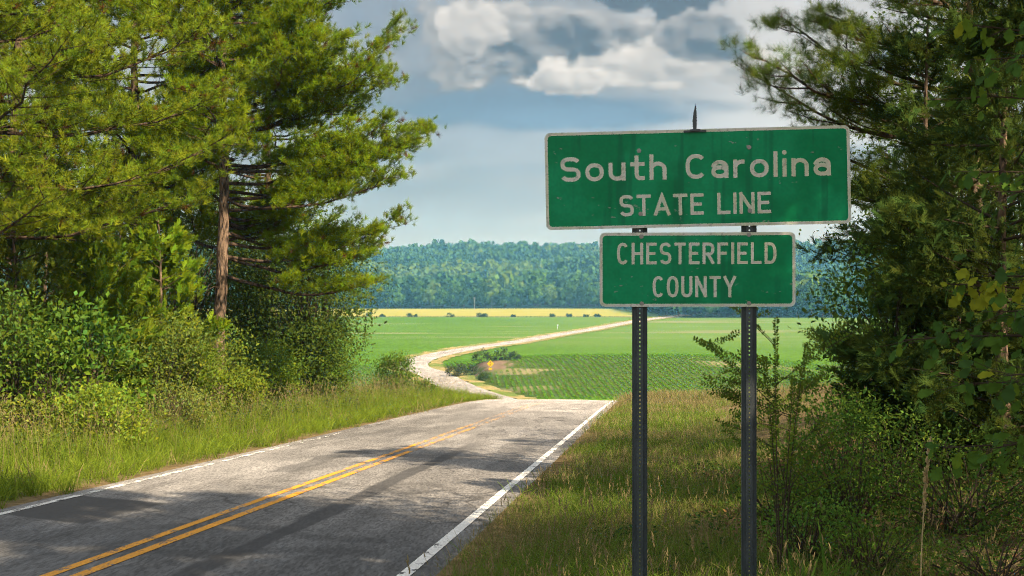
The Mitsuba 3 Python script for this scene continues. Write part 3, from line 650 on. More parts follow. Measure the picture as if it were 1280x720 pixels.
for label, px, Y, h, r, n, leaf, seed, col in (
        ('dense round dark green shrub at the right end of the left wood', 388, 44.5, 3.0, 1.25, 5600, .11, 51, (.058, .100, .020)),
        ('mid green shrub below the leaning pine trunk', 322, 40, 2.2, 1.25, 4600, .10, 52, (.080, .135, .024)),
        ('pale green shrub left of the leaning pine foot', 262, 34.5, 2.3, 1.2, 4600, .085, 53, (.105, .155, .028)),
        ('wide grey green shrub in the middle of the left shrub row', 205, 31, 2.6, 1.45, 5600, .08, 54, (.085, .125, .030)),
        ('large leaved dark green shrub near the left edge', 100, 26.5, 2.9, 1.05, 1300, .16, 55, (.055, .115, .022)),
        ('tall shrub at the very left edge of the view', 12, 25.5, 2.9, .9, 1500, .11, 56, (.060, .110, .022)),
        ('low bright weedy bush before the large leaved shrub', 128, 24.6, 1.15, .95, 2600, .075, 57, (.12, .18, .03)),
        ('low bush with yellowish leaves at the left foot of the wood', 40, 24.2, .9, .9, 2000, .065, 58, (.125, .165, .035)),
        ('low grey green bush before the wide shrub', 218, 28.6, 1.1, .8, 2000, .06, 59, (.11, .15, .045)),
        ('lone round bush on the grassy brow left of the road bend', 493, 54.5, 1.75, .8, 2600, .10, 60, (.065, .12, .024)),
        ('small low bush on the grassy brow nearest the road bend', 529, 55.2, .85, .5, 900, .09, 61, (.07, .12, .024)),
        ('leafy sapling between the left edge shrub and the large leaved shrub', 58, 25.2, 2.2, .6, 600, .12, 62, (.075, .135, .025)),
        ('dark undergrowth bush under the left cedars', 160, 33, 2.0, 1.5, 3000, .10, 63, (.05, .085, .02)),
        ('dark undergrowth bush between the shrub row and the pine foot', 292, 40.5, 2.2, 1.4, 3000, .11, 64, (.05, .085, .02))):
    key = thing('shrub', label, 'shrub', GS)
    broadleaf(key, wx(px, Y), Y, h, r, seed, np.array(col) * np.array([1.75, 1.55, .85]), n=int(n * 2.1), leaf=leaf * 1.12, clumps=int(70 + r * 26), low=.03, mat='leaf_mat', tips=np.array(col) * 2.0)

# ------------------------------------------------------------------ trees right of the road
GR = 'trees of the wood right of the sign'
key = thing('pine_tree', 'dark pine behind the sign, spiky boughs reaching out against the sky', 'tree', GR)
pine(key, wx(1215, 17), 17, height=8.4, crown_from=3.0, reach=3.1, seed=71, trunk_r=.13, tufts=TUFTS_FINE, bias=(3.05, .5), col=(.125, .190, .024), limb_gap=.20, density=1.5, top_pow=.6,
     extra=((5.6, 3.0, 2.1, .12), (6.1, 3.3, 2.4, .22), (6.6, 2.9, 2.2, .26), (4.5, 3.1, 1.8, .05), (5.0, 3.5, 2.0, .05)))
for label, px, Y, h, r, seed, n in (
        ('dense dark cedar close behind the right edge of the sign', 1165, 16, 5.9, 1.45, 72, 4600),
        ('dark cedar at the right edge behind the large leaved branches', 1262, 13.5, 5.8, 1.6, 73, 6200),
        ('tall cedar in the shade behind the other right hand cedars', 1215, 21, 7.6, 2.3, 74, 3600),
        ('low dark cedar whose skirts reach the brown bank', 1190, 14.2, 3.2, 1.15, 75, 3600)):
    key = thing('cedar_tree', label, 'tree', GR)
    cedar(key, wx(px, Y), Y, h, r, seed, (.070, .114, .024), int(n * 1.15), SPRIGS_FINE, low=.02, droop=.25, power=.6, scale=1.15)
GU = 'undergrowth right of the sign'
for label, px, Y, h, r, n, leaf, seed, col, hang, low in (
        ('small tree with drooping dark leaves left of the cedars', 1122, 14.5, 2.9, .75, 3400, .085, 81, (.042, .075, .018), .5, .30),
        ('dark leafy shrub at the foot of the drooping tree', 1050, 12.5, 1.25, .62, 2600, .05, 82, (.045, .085, .020), .1, .04),
        ('low leafy shrub right behind the right sign post', 985, 11.6, .9, .42, 900, .045, 83, (.060, .105, .022), .1, .04),
        ('small shrub on the bank below the cedars', 1110, 12.6, 1.0, .55, 1500, .045, 84, (.050, .085, .020), .1, .04),
        ('low plant with pale leaflets between the post and the dark shrub', 1010, 10.2, .55, .40, 900, .040, 85, (.075, .14, .035), .0, .04),
        ('low trailing plant on the bank left of the straw seed stalk', 1085, 9.4, .50, .45, 1000, .040, 88, (.055, .10, .022), .0, .04),
        ('dark low shrub on the bank right of the straw seed stalk', 1205, 10.6, .85, .70, 2000, .045, 89, (.042, .075, .018), .1, .04),
        ('low weedy shrub at the bottom right of the view', 1245, 8.2, .45, .50, 900, .038, 98, (.055, .09, .022), .0, .04),
        ('leafy shrub between the sapling and the cedar skirts', 1062, 11.2, 1.0, .50, 1700, .045, 99, (.042, .08, .018), .1, .04),
        ('leafy tree deep in the wood behind the drooping tree', 1205, 24, 7.0, 2.3, 5000, .10, 86, (.038, .066, .018), .2, .1),
        ('leafy tree deep in the wood at the right edge', 1290, 20, 7.5, 2.0, 5000, .10, 87, (.036, .062, .017), .2, .05)):
    key = thing('shrub' if h < 2 else 'small_tree', label, 'shrub' if h < 2 else 'tree', GU)
    broadleaf(key, wx(px, Y), Y, h, r, seed, np.array(col) * np.array([2.1, 2.1, 1.4]), n=int(n * 1.5), leaf=leaf, clumps=int(44 + r * 30), low=low, hang=hang, trunk_r=0 if h < 2 else .035 * h / 2.9)  # plant colours raised here to lift the shade they stand in
# trees standing beside the view that shade the sign and the road in front
GO = 'roadside trees beside the viewer'
for label, x, y, h, seed, reach in (('tall pine beside the viewer just right of the verge', 6.6, 4.6, 13.5, 92, 3.3),
                                    ('tall pine behind the viewer on the right bank', 7.2, -.5, 14, 93, 3.4), ('tall pine farther behind the viewer on the right bank', 8.0, -6, 14, 94, 3.4)):
    key = thing('pine_tree', label, 'tree', GO)
    pine(key, x, y, height=h, crown_from=3.2, reach=reach, seed=seed, trunk_r=.18, limb_gap=.24, density=1.0, tuft_scale=2.0, top_pow=.45, col=(.10, .14, .02))
for label, x, y, h, r, seed in (('broad leafy tree beside the viewer on the right bank', 5.6, 1.2, 8.5, 2.3, 95), ('broad leafy tree beside the viewer nearer the sign', 6.3, 8.0, 8.0, 1.9, 96), ('broad leafy tree behind the viewer', 6.0, -4.0, 9.0, 2.5, 97)):
    key = thing('oak_tree', label, 'tree', GO)
    broadleaf(key, x, y, h, r, seed, (.05, .09, .02), n=6500, leaf=.16, trunk_r=.13, clumps=90, low=.2)

# a young oak whose large lobed leaves hang in at the right edge
def lobed(seed, bend):
    rng = np.random.default_rng(seed)
    half = [(0.02, 0), (.08, .09), (.22, .24), (.17, .33), (.33, .47), (.25, .56), (.31, .72), (.20, .83), (.10, .95), (0, 1.0)]
    half = [(a * rng.uniform(.85, 1.15), b) for a, b in half]
    mid = [(0.0, b) for _, b in half]
    V, F = [], []
    for s in (-1, 1):
        o = len(V)
        for (a, b), (_, mb) in zip(half, mid):
            zz = -.18 * bend * b * b
            V += [(0, .0 + zz, mb), (s * a, zz + .22 * a - .5 * bend * a * a, b)]
        for q in range(len(half) - 1):
            k = o + 2 * q
            F += [(k, k + 1, k + 3), (k, k + 3, k + 2)] if s > 0 else [(k, k + 3, k + 1), (k, k + 2, k + 3)]
    return np.array(V), np.array(F)
OAK = thing('young_oak', 'young oak with large lobed leaves hanging into the view at the right edge', 'tree')
oak_cols = [(.075, .165, .034), (.10, .195, .03), (.14, .225, .025), (.30, .34, .03), (.065, .135, .036)]  # the yellow tone paints leaves as if sunlit
for q in range(10):
    v, f = lobed(q, .3 + .12 * q)
    c = np.broadcast_to(np.array(oak_cols[q % 5]), (len(v), 3)) * (1 + .12 * np.cos(v[:, 2:3] * 9))
    scene[f'oak_leaf_{q}'] = {'type': 'shapegroup', 'leaf': mikit.ply(trimesh.Trimesh(v, f, process=False), 'glossy_leaf_mat', True, color=c)}
rng = np.random.default_rng(101)
oakw = Bag(); leafpts = []
root = np.array([4.1, 6.4, float(ground(np.array([4.1]), np.array([6.4]))[0]) - .1])
tr = np.stack([root, root + [.02, .05, 1.2], root + [-.06, .1, 2.6], root + [.05, .05, 4.4]])
v, f = tube(tr, [.06, .05, .042, .02], 9); put(OAK + '__trunk', trimesh.Trimesh(v, f, process=False), 'bark', True)
def P3(px, py, Y): return np.array([wx(px, Y), Y, EYE - (py - 360) / 1500 * Y])
boughs = [(1.6, (1180, 355), 6.3, 26, 3), (1.5, (1130, 425), 6.6, 26, 0), (1.2, (1200, 480), 6.0, 26, 1), (1.4, (1215, 420), 6.2, 26, 1), (1.7, (1235, 345), 6.1, 24, 3), (.9, (1180, 560), 6.2, 20, 1), (1.1, (1245, 560), 5.9, 16, 1),
          (1.3, (1255, 470), 5.7, 22, 4), (1.6, (1250, 390), 5.9, 24, 0), (2.9, (1200, 30), 6.2, 24, 2), (3.0, (1230, 75), 6.0, 20, 0), (2.6, (1225, 120), 6.4, 16, 1), (2.3, (1215, 215), 6.8, 22, 1), (2.2, (1245, 240), 6.5, 22, 4), (2.8, (1250, 10), 5.9, 20, 0), (2.0, (1262, 290), 6.3, 16, 1)]
n_leaf = 0
for hz, (px, py), Y, n, tone in boughs:
    a = root + np.array([0, .05, hz]); e = P3(px, py, Y)
    mid = .45 * a + .55 * e + np.array([0, 0, .10]); u = np.linspace(0, 1, 10)[:, None]
    Q = (1 - u) ** 2 * a + 2 * u * (1 - u) * mid + u ** 2 * e
    oakw.add(*tube(Q, np.linspace(.012, .003, 10), 5))
    d = unit(e - a)
    for q in range(n):
        t = rng.uniform(.70, 1.0); b = np.array([np.interp(t, u[:, 0], Q[:, c]) for c in range(3)])
        sd = unit(np.cross(d, [0, 0, 1])) * (1 if q % 2 else -1)
        off = unit(d * .5 + sd * rng.uniform(.2, 1) + np.array([0, 0, rng.uniform(-.5, .35)])); tip = b + off * rng.uniform(.03, .22)
        oakw.add(*tube([b, tip], [.0022, .0012], 3, False))
        z = unit(off * .6 + np.array([0, 0, -.55]) + rng.normal(size=3) * .35)
        nn = unit(np.array([-.25, -.45, .75]) + rng.normal(size=3) * .42); xa = unit(np.cross(nn, z)); R = np.stack([xa, np.cross(z, xa), z], 1)
        kind = tone if rng.random() < .55 else int(rng.integers(0, 5))
        if kind == 3 and tone != 3 and rng.random() < .7: kind = 1
        g = kind + 5 * int(rng.integers(0, 2))
        inst(f'{OAK}__leaf' + ('' if n_leaf == 0 else f'_{n_leaf:03d}'), f'oak_leaf_{g}', R, tip, rng.uniform(.06, .10)); n_leaf += 1
        if n_leaf >= 300: break
    if n_leaf >= 300: break
oakw.put(OAK + '__branches', 'twig', True); lab(OAK + '__branches', kind='stuff')

# elm sapling: thin whips with small leaves in two ranks
def whip(key, x, y, seed, stems, leaf, col):
    rng = np.random.default_rng(seed); z0 = float(ground(np.array([x]), np.array([y]))[0]) - .03
    wood, leaves = Bag(), Bag()
    def twig(a, e, r, bend, n, depth):
        mid = .5 * (a + e) + bend; u = np.linspace(0, 1, 9)[:, None]; Q = (1 - u) ** 2 * a + 2 * u * (1 - u) * mid + u ** 2 * e
        wood.add(*tube(Q, np.linspace(r, .0012, 9), 4, False))
        d = unit(e - a); sd = unit(np.cross(d, [.2, -.9, .3])); L = np.linalg.norm(e - a)
        m = max(4, int(L / (leaf * .42)))
        t = np.linspace(.22 if depth else .5, 1, m); pos = np.stack([np.interp(t, u[:, 0], Q[:, c]) for c in range(3)], 1)
        s = np.where(np.arange(m) % 2 == 0, 1, -1)[:, None]
        z = unit(d * .55 + sd * s + rng.normal(size=(m, 3)) * .22 + np.array([0, 0, -.1])); nn = unit(np.cross(z, d) * s + rng.normal(size=(m, 3)) * .45)
        xa = unit(np.cross(nn, z)); R = np.stack([xa, np.cross(z, xa), z], -1)
        leaves.scatter(*LEAF[:2], R, pos, leaf * rng.uniform(.65, 1.2, m), jitter_col(rng, col, m, .3, .2), LEAF[2])
        if depth < 2:
            for q in range(n):
                t0 = rng.uniform(.3, .92); b = np.array([np.interp(t0, u[:, 0], Q[:, c]) for c in range(3)])
                side = unit(np.array([rng.choice([-1, 1]) * rng.uniform(.5, 1), rng.normal() * .6, rng.uniform(.15, .8)]))
                l2 = L * rng.uniform(.22, .42); twig(b, b + side * l2, r * .45, np.array([0, 0, .06 * l2]), 4, depth + 1)
    for (px, py, Y, n) in stems: twig(np.array([x, y, z0]) + rng.normal(size=3) * np.array([.04, .04, 0]), P3(px, py, Y), .008, np.array([rng.normal() * .06, 0, .08]), n, 0)
    wood.put(key + '__stems', 'twig', True); lab(key + '__stems', kind='stuff'); leaves.put(key + '__leaves', 'leaf_mat'); lab(key + '__leaves', kind='stuff')
key = thing('elm_sapling', 'thin elm sapling with small leaves in two ranks rising beside the right sign post', 'sapling')
whip(key, wx(978, 9.6), 9.6, 111, [(970, 398, 9.6, 9), (1010, 428, 9.5, 6), (955, 446, 9.7, 5), (992, 470, 9.4, 6)], .034, (.14, .22, .03))

# ------------------------------------------------------------------ grass, weeds, crops
def blades(seed, n, h, spread, width, cols, lean=.45, heads=0):
    rng = np.random.default_rng(seed); V, F, C = [], [], []
    def blade(b, d, L, w, c, droop):
        o = len(V); s = unit(np.cross(d, rng.normal(size=3))) * w / 2; out = np.array([d[0], d[1], 0])
        p1 = b + d * L * .55 + out * droop * L * .12; p2 = b + d * L * .95 + out * droop * L * .5 - np.array([0, 0, droop * L * .22])
        V.extend([b - s, b + s, p1 - s * .75, p1 + s * .75, p2]); F.extend([(o, o + 1, o + 3), (o, o + 3, o + 2), (o + 2, o + 3, o + 4)])
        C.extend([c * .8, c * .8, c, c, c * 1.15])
        return p2
    for q in range(n):
        b = np.array([*(rng.normal(size=2) * spread), -.02]); d = unit(np.array([*(rng.normal(size=2) * lean * .6), 1.0]))
        c = np.array(cols[int(rng.integers(0, len(cols)))]) * rng.uniform(.75, 1.3)
        blade(b, d, h * rng.uniform(.45, 1.15), width * rng.uniform(.7, 1.3), c, rng.uniform(.1, 1.0))
    for q in range(heads):
        b = np.array([*(rng.normal(size=2) * spread), -.02]); d = unit(np.array([*(rng.normal(size=2) * .22), 1.0])); L = h * rng.uniform(1.2, 1.6); c = np.array((.30, .24, .12)) * rng.uniform(.8, 1.2)
        t = blade(b, d, L, width * .55, c, .25)
        for k in range(4):
            blade(t - d * .02 * k, unit(d + rng.normal(size=3) * .25), .05, .009, c * 1.1, .4)
    return np.array(V), np.array(F), np.clip(np.array(C), 0, .8)
GREEN = [(.17, .25, .024), (.21, .275, .032), (.13, .20, .022)]
DARKG = [(.13, .22, .028), (.165, .25, .03), (.20, .265, .048)]
STRAW = [(.36, .29, .15), (.29, .23, .11), (.23, .23, .08)]
MIXED = DARKG + [(.12, .20, .03), (.26, .24, .10)]
def group(name, vfc, mat):
    v, f, c = vfc
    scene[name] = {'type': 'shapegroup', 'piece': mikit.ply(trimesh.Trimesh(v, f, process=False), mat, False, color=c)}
for q in range(3):
    group(f'turf_fine_{q}', blades(201 + q, 22, .26, .07, .0045, MIXED, .55, 1 if q == 0 else 0), 'leaf_mat')
    group(f'turf_dry_{q}', blades(211 + q, 18, .25, .08, .004, STRAW + [(.14, .18, .03)], .7, 1 if q == 0 else 0), 'leaf_mat')
    group(f'turf_lush_{q}', blades(221 + q, 20, .42, .11, .010, GREEN, .5), 'leaf_mat')
    group(f'turf_far_{q}', blades(231 + q, 16, .42, .20, .016, MIXED if q else DARKG + GREEN[:1], .6), 'leaf_mat')
    group(f'turf_straw_{q}', blades(241 + q, 16, .45, .22, .015, STRAW + [(.16, .19, .06)], .55), 'leaf_mat')
    group(f'turf_tall_{q}', blades(251 + q, 16, .62, .10, .009, GREEN + [(.20, .22, .05)], .4, 1), 'leaf_mat')
def weed(seed, n, h, r, leaf, col):
    rng = np.random.default_rng(seed); b = Bag()
    th = rng.uniform(0, 6.28, n); rr = r * np.sqrt(rng.random(n)); zz = h * rng.random(n) * (1.1 - rr / r * .6)
    pos = np.stack([np.cos(th) * rr, np.sin(th) * rr, zz], 1); out = unit(np.stack([np.cos(th), np.sin(th), 0 * th + .2], 1) + rng.normal(size=(n, 3)) * .4)
    nn = unit(np.array([0, 0, 1.0]) + rng.normal(size=(n, 3)) * .4); xa = unit(np.cross(nn, out)); R = np.stack([xa, np.cross(out, xa), out], -1)
    b.scatter(*LEAF[:2], R, pos, leaf * rng.uniform(.6, 1.25, n), jitter_col(rng, col, n, .3, .2), LEAF[2]); return b.arrays()
for q in range(3):
    group(f'weed_low_{q}', weed(261 + q, 34, .16, .14, .05, [(.065, .115, .022), (.085, .14, .03), (.05, .10, .025)][q]), 'leaf_mat')
    group(f'weed_tall_{q}', weed(271 + q, 60, .75, .20, .09, [(.09, .14, .028), (.12, .165, .03), (.10, .13, .045)][q]), 'leaf_mat')
    group(f'litter_{q}', weed(281 + q, 26, .03, .22, .055, [(.16, .095, .055), (.22, .14, .08), (.11, .07, .045)][q]), 'leaf_mat')
SERIAL = {}
def sow(stuff, groups, X, Y, rng, s0=.7, s1=1.3):
    Z = ground(X, Y)
    for x, y, z in zip(X, Y, Z):
        n = SERIAL[stuff] = SERIAL.get(stuff, 0) + 1
        inst(f'{stuff}__{n:05d}', f'{groups}_{int(rng.integers(0, 3))}', rotz(rng.uniform(0, 6.28)), (x, y, z), rng.uniform(s0, s1))
def strip(rng, u0, u1, y0, y1, dens):
    n = int((u1 - u0) * (y1 - y0) * dens); Y = rng.uniform(y0, y1, n); U = rng.uniform(u0, u1, n)
    return U + .1267 * Y - 5.2, Y, U
rg = np.random.default_rng(300)
fb = lambda X, Y, s, k=0: meshkit.fbm(np.stack([X * s, Y * s, X * 0 + k], -1), 3, 4)
def seen(X, Y): return np.abs(X) < .46 * Y + 1.2
def patch_bare(X, Y): return np.sqrt(((X - 2.55) / .95) ** 2 + ((Y - 13.0) / 1.5) ** 2)
# right verge
for y0, y1, dens, g1, g2, s in ((4.5, 9, 125, 'turf_fine', 'turf_dry', 1.1), (9, 16, 90, 'turf_fine', 'turf_dry', 1.05), (16, 30, 26, 'turf_far', 'turf_straw', .62), (30, 48, 17, 'turf_far', 'turf_straw', .75)):
    X, Y, U = strip(rg, 3.25, 9.4, y0, y1, dens)
    near_edge = np.clip((U - 3.25) / .7, 0, 1)
    inner = smooth01(5.9, 7.4, U + 1.6 * (fb(X, Y, .6, 2) - .5))
    keep = seen(X, Y) & (rg.random(len(X)) < (.30 + .7 * near_edge) * (1 - .88 * inner) * np.where(patch_bare(X, Y) < .8, .12, 1))
    dry = fb(X, Y, .45, 5) + .16 * rg.normal(size=len(X)) + .25 * (1 - near_edge) + .22 * np.exp(-((patch_bare(X, Y) - 1.1) / .5) ** 2)
    dry = dry + .25 * smooth01(34, 46, Y)
    sow('grass', g1, X[keep & (dry < .62)], Y[keep & (dry < .62)], rg, s * .7, s * 1.35)
    sow('dry_grass', g2, X[keep & (dry >= .62)], Y[keep & (dry >= .62)], rg, s * .6, s * 1.2)
X, Y, U = strip(rg, 3.4, 30, 48, 61, 7)
k = seen(X, Y); st = fb(X, Y, .2, 3) + .1 * rg.normal(size=len(X)) > .42
sow('dry_grass', 'turf_straw', X[k & st], Y[k & st], rg, .8, 1.5); sow('grass', 'turf_far', X[k & ~st], Y[k & ~st], rg, .8, 1.4)
# the brown bank under the cedars: litter, low weeds
X, Y, U = strip(rg, 5.8, 12, 5.5, 20, 16); k = seen(X, Y) & (rg.random(len(X)) < .9)
sow('leaf_litter', 'litter', X[k], Y[k], rg, .8, 1.5)
k2 = seen(X, Y) & (fb(X, Y, .7, 8) > .45) & (rg.random(len(X)) < .55)
sow('weeds', 'weed_low', X[k2], Y[k2], rg, .7, 1.5)
X, Y, U = strip(rg, 4.4, 9.0, 5.5, 16, 11); k = seen(X, Y) & (rg.random(len(X)) < .5)
sow('weeds', 'weed_low', X[k], Y[k], rg, .7, 1.4)
# left verge
X, Y, U = strip(rg, -8.8, -3.2, 14, 62, 24)
edge = np.clip((-3.2 - U) / .8, 0, 1); k = seen(X, Y) & (rg.random(len(X)) < .35 + .65 * edge)
tall = (U < -5.2 + .8 * rg.normal(size=len(X)))
sow('grass', 'turf_lush', X[k & ~tall], Y[k & ~tall], rg, .55, 1.15); sow('grass', 'turf_tall', X[k & tall], Y[k & tall], rg, .7, 1.4)
k3 = k & (rg.random(len(X)) < .10) & (fb(X, Y, .35, 6) > .48); sow('dry_grass', 'turf_straw', X[k3], Y[k3], rg, .7, 1.3)
X, Y, U = strip(rg, -8.6, -5.4, 20, 60, 3.2); k = seen(X, Y) & (fb(X, Y, .4, 9) > .46)
sow('weeds', 'weed_tall', X[k], Y[k], rg, .6, 1.3)
X, Y, U = strip(rg, -22, -8.5, 50, 62, 5); k = seen(X, Y); sow('grass', 'turf_tall', X[k], Y[k], rg, .8, 1.5)
lab('grass', 'green grass of the road verges', 'grass', None, 'stuff'); lab('dry_grass', 'straw coloured dry grass among the green of the verges', 'grass', None, 'stuff')
lab('weeds', 'leafy weeds growing among the verge grass', 'weeds', None, 'stuff'); lab('leaf_litter', 'brown fallen leaves on the bank under the cedars', 'leaves', None, 'stuff')
# broad-bladed clumps in front of the right post, a seeding stalk, bent seed heads
for q, (px, Y, h, n) in enumerate(((1000, 7.6, .75, 16), (965, 7.2, .6, 14), (1035, 7.9, .65, 12))):
    key = thing('grass_clump', ['tall broad bladed grass clump right of the right sign post', 'broad bladed grass clump against the foot of the right sign post', 'broad bladed grass clump farthest right of the posts'][q], 'grass clump')
    v, f, c = blades(401 + q, int(n * 1.4), h * 1.1, .07, .028, [(.095, .20, .028), (.13, .23, .035)], .5)
    v = v + np.array([wx(px, Y), Y, float(ground(np.array([wx(px, Y)]), np.array([Y]))[0])]); put(key, trimesh.Trimesh(v, f, process=False), 'leaf_mat', False, color=c)
key = thing('seed_stalk', 'single tall straw coloured grass stalk with a slim seed head', 'grass stalk')
x, Y = wx(1153, 6.4), 6.4; zg = float(ground(np.array([x]), np.array([Y]))[0]); top = P3(1163, 549, 6.4); bot = np.array([x, Y, zg])
u = np.linspace(0, 1, 14)[:, None]; Q = bot + (top - bot) * u + np.array([-.035, 0, 0]) * (np.sin(u * 3.1) ** 1) * .8
scene['straw_stem'] = {'type': 'twosided', 'bsdf': {'type': 'diffuse', 'reflectance': rgb(.60, .48, .26)}}
v, f = tube(Q, np.linspace(.0046, .0024, 14), 6); put(key + '__stem', trimesh.Trimesh(v, f, process=False), 'straw_stem', True)
hb = Bag(); rng = np.random.default_rng(5); m = 150; t = rng.uniform(.70, 1.0, m); pos = np.stack([np.interp(t, u[:, 0], Q[:, c]) for c in range(3)], 1)
hb.scatter(*LEAF[:2], frames(unit(np.array([0, 0, 1.0]) + rng.normal(size=(m, 3)) * .35), rng), pos, .028 * (1.25 - .8 * np.abs(t - .83) / .17 * .6), jitter_col(rng, (.62, .50, .28), m, .25, .1), LEAF[2]); hb.put(key + '__seed_head', 'leaf_mat'); lab(key + '__seed_head', kind='stuff')

# crop rows on the swell of the field, and across the field at left
rng = np.random.default_rng(500)
for q in range(3):
    group(f'crop_plant_{q}', weed(501 + q, 9, .30, .13, .26, [(.125, .275, .018), (.14, .30, .022), (.11, .25, .018)][q]), 'leaf_mat')
def sow_rows(stuff, X, Y, rng):
    lat, zr_, d = road_frame(X, Y); k = (d > 7.0) & (np.sqrt(((X + 3.6) / 4.6) ** 2 + ((Y - 221) / 7) ** 2) > 1)
    sow(stuff, 'crop_plant', X[k], Y[k], rng, .7, 1.15)
R0, T0 = np.meshgrid(np.arange(-14, 66, 1.06), np.arange(176, 258, .36))
X = R0 - .02 * (T0 - 180) + .03 * rng.normal(size=R0.shape) - .0009 * (T0 - 180) ** 2 * np.exp(-np.abs(R0) / 25); Y = T0 + .2 * rng.normal(size=R0.shape)
k = (rng.random(R0.shape) < np.where(meshkit.fbm(np.stack([X * .05 + 3, Y * .13, X * 0 + 2], -1), 3) > .62, .35, .92)) & (np.abs(X - 0) < .47 * Y)
sow_rows('field_crop', X[k], Y[k], rng)
R1, T1 = np.meshgrid(np.arange(190, 262, 1.3), np.arange(-66, -16, .5)); X = T1 + .2 * rng.normal(size=T1.shape); Y = R1 + .1 * T1 + .06 * rng.normal(size=R1.shape)
k = (rng.random(X.shape) < .9); sow_rows('field_crop', X[k], Y[k], rng)
lab('field_crop', 'green crop plants standing in rows across the fields', 'crop', None, 'stuff')

# ------------------------------------------------------------------ small far things
GB = 'bushes on the bank beside the bend sign'
for label, px, Y, h, r, seed, col in (('olive bush on the left of the bank beside the bend sign', 566, 217, 1.7, 1.3, 601, (.08, .09, .03)), ('dark bush on the bank just left of the bend sign', 583, 219, 2.0, 1.5, 602, (.055, .07, .025)), ('dark bush behind the bend sign', 604, 224, 2.3, 1.6, 603, (.05, .07, .025)),
                                      ('dark bush on the bank right of the bend sign', 626, 226, 1.8, 1.4, 604, (.05, .075, .025)), ('small bush at the top of the clay bank', 641, 229, 1.3, 1.1, 605, (.06, .09, .03)), ('low bush below the clay bank beside the crop rows', 606, 209, 1.1, 1.2, 606, (.08, .13, .03))):
    key = thing('bush', label, 'bush', GB); broadleaf(key, wx(px, Y), Y, h, r, seed, col, n=420, leaf=.40, clumps=18, low=.03)
GH = 'bushes along the field boundary before the yellow field'
for q, (px, h) in enumerate(((463, 5.0), (478, 2.2), (511, 3.4), (519, 2.0), (562, 4.4), (600, 4.2), (606, 3.2), (642, 2.2), (690, 3.0), (711, 3.4), (733, 2.6), (747, 3.8))):
    key = thing('boundary_bush', ['leftmost and largest bush of the row before the yellow field', 'low second bush from the left before the yellow field', 'third bush from the left before the yellow field', 'low fourth bush from the left before the yellow field', 'lone middle bush of the row before the yellow field', 'left bush of the middle pair before the yellow field', 'right bush of the middle pair before the yellow field', 'low bush right of the middle pair before the yellow field', 'fifth bush from the sign along the row before the yellow field', 'fourth bush from the sign along the row before the yellow field', 'low bush second left of the sign before the yellow field', 'bush nearest the sign in the row before the yellow field'][q], 'bush', GH)
    broadleaf(key, wx(px, 684), 684, h * .38, h * .42, 620 + q, (.045, .085, .025), n=160, leaf=1.1, clumps=10, low=.03)
scene['sign_yellow'] = {'type': 'twosided', 'bsdf': {'type': 'principled', 'base_color': rgb(.75, .44, .012), 'roughness': .4}}
scene['sign_black'] = {'type': 'twosided', 'bsdf': {'type': 'diffuse', 'reflectance': rgb(.02, .02, .02)}}
scene['weathered_wood'] = {'type': 'twosided', 'bsdf': {'type': 'diffuse', 'reflectance': rgb(.30, .26, .22)}}
scene['white_plastic'] = {'type': 'twosided', 'bsdf': {'type': 'diffuse', 'reflectance': rgb(.75, .75, .72)}}
BEND = thing('bend_sign', 'yellow diamond bend warning sign with a speed plate on the bank beside the far road', 'road sign')
x, Y = wx(613, 216), 216.0; zg = float(ground(np.array([x]), np.array([Y]))[0]); zc_ = EYE - (454.5 - 360) / 1500 * Y
def upright(mesh, z, dy=0.0): m = mesh.copy(); m.vertices = np.stack([m.vertices[:, 0] + x, Y - m.vertices[:, 2] - dy, m.vertices[:, 1] + z], 1); m.invert(); m.invert(); return m
dia = affinity.rotate(sbox(-.44, -.44, .44, .44).buffer(-.06).buffer(.06), 45, origin=(0, 0))
put(f'{BEND}__diamond', upright(extrude(dia, .01), zc_, .05), 'sign_yellow')
arrow = unary_union([LineString([(-.05, -.4), (-.05, -.1), (.12, .0), (.12, .12), (-.02, .22)]).buffer(.06, cap_style='flat'), Polygon([(-.2, .18), (.06, .44), (.1, .14)])])
put(f'{BEND}__diamond__arrow', upright(extrude(arrow, .01), zc_, .065), 'sign_black')
put(f'{BEND}__speed_plate', upright(extrude(rounded(.6, .6, .05), .01), zc_ - 1.06, .05), 'sign_yellow'); lab(f'{BEND}__speed_plate', 'square yellow speed plate below the diamond')
pm = trimesh.creation.box((.07, .05, zc_ + .6 - zg + .4)); pm.apply_translation([x, Y, (zc_ + .6 + zg - .4) / 2]); put(f'{BEND}__post', pm, 'post_steel')
UP = thing('utility_pole', 'thin pale utility pole at the back of the yellow field', 'pole')
x, Y = wx(593, 900), 900.0; zg = float(ground(np.array([x]), np.array([Y]))[0]); v, f = tube([[x, Y, zg - 1], [x, Y, zg + 9.5]], [.22, .15], 8); put(UP + '__mast', trimesh.Trimesh(v, f, process=False), 'weathered_wood', True)
cb = trimesh.creation.box((2.0, .15, .15)); cb.apply_translation([x, Y - .3, zg + 8.9]); put(UP + '__crossarm', cb, 'weathered_wood')
MK = thing('marker_post', 'white marker post beside the straight far stretch of road', 'post')
x, Y = wx(697, 478), 478.0; zg = float(ground(np.array([x]), np.array([Y]))[0]); v, f = tube([[x, Y, zg - .3], [x, Y, zg + 1.9]], [.09, .09], 8); put(MK + '__post', trimesh.Trimesh(v, f, process=False), 'white_plastic', True)
cb = trimesh.creation.box((.4, .08, .5)); cb.apply_translation([x, Y - .15, zg + 1.5]); put(MK + '__panel', cb, 'white_plastic')

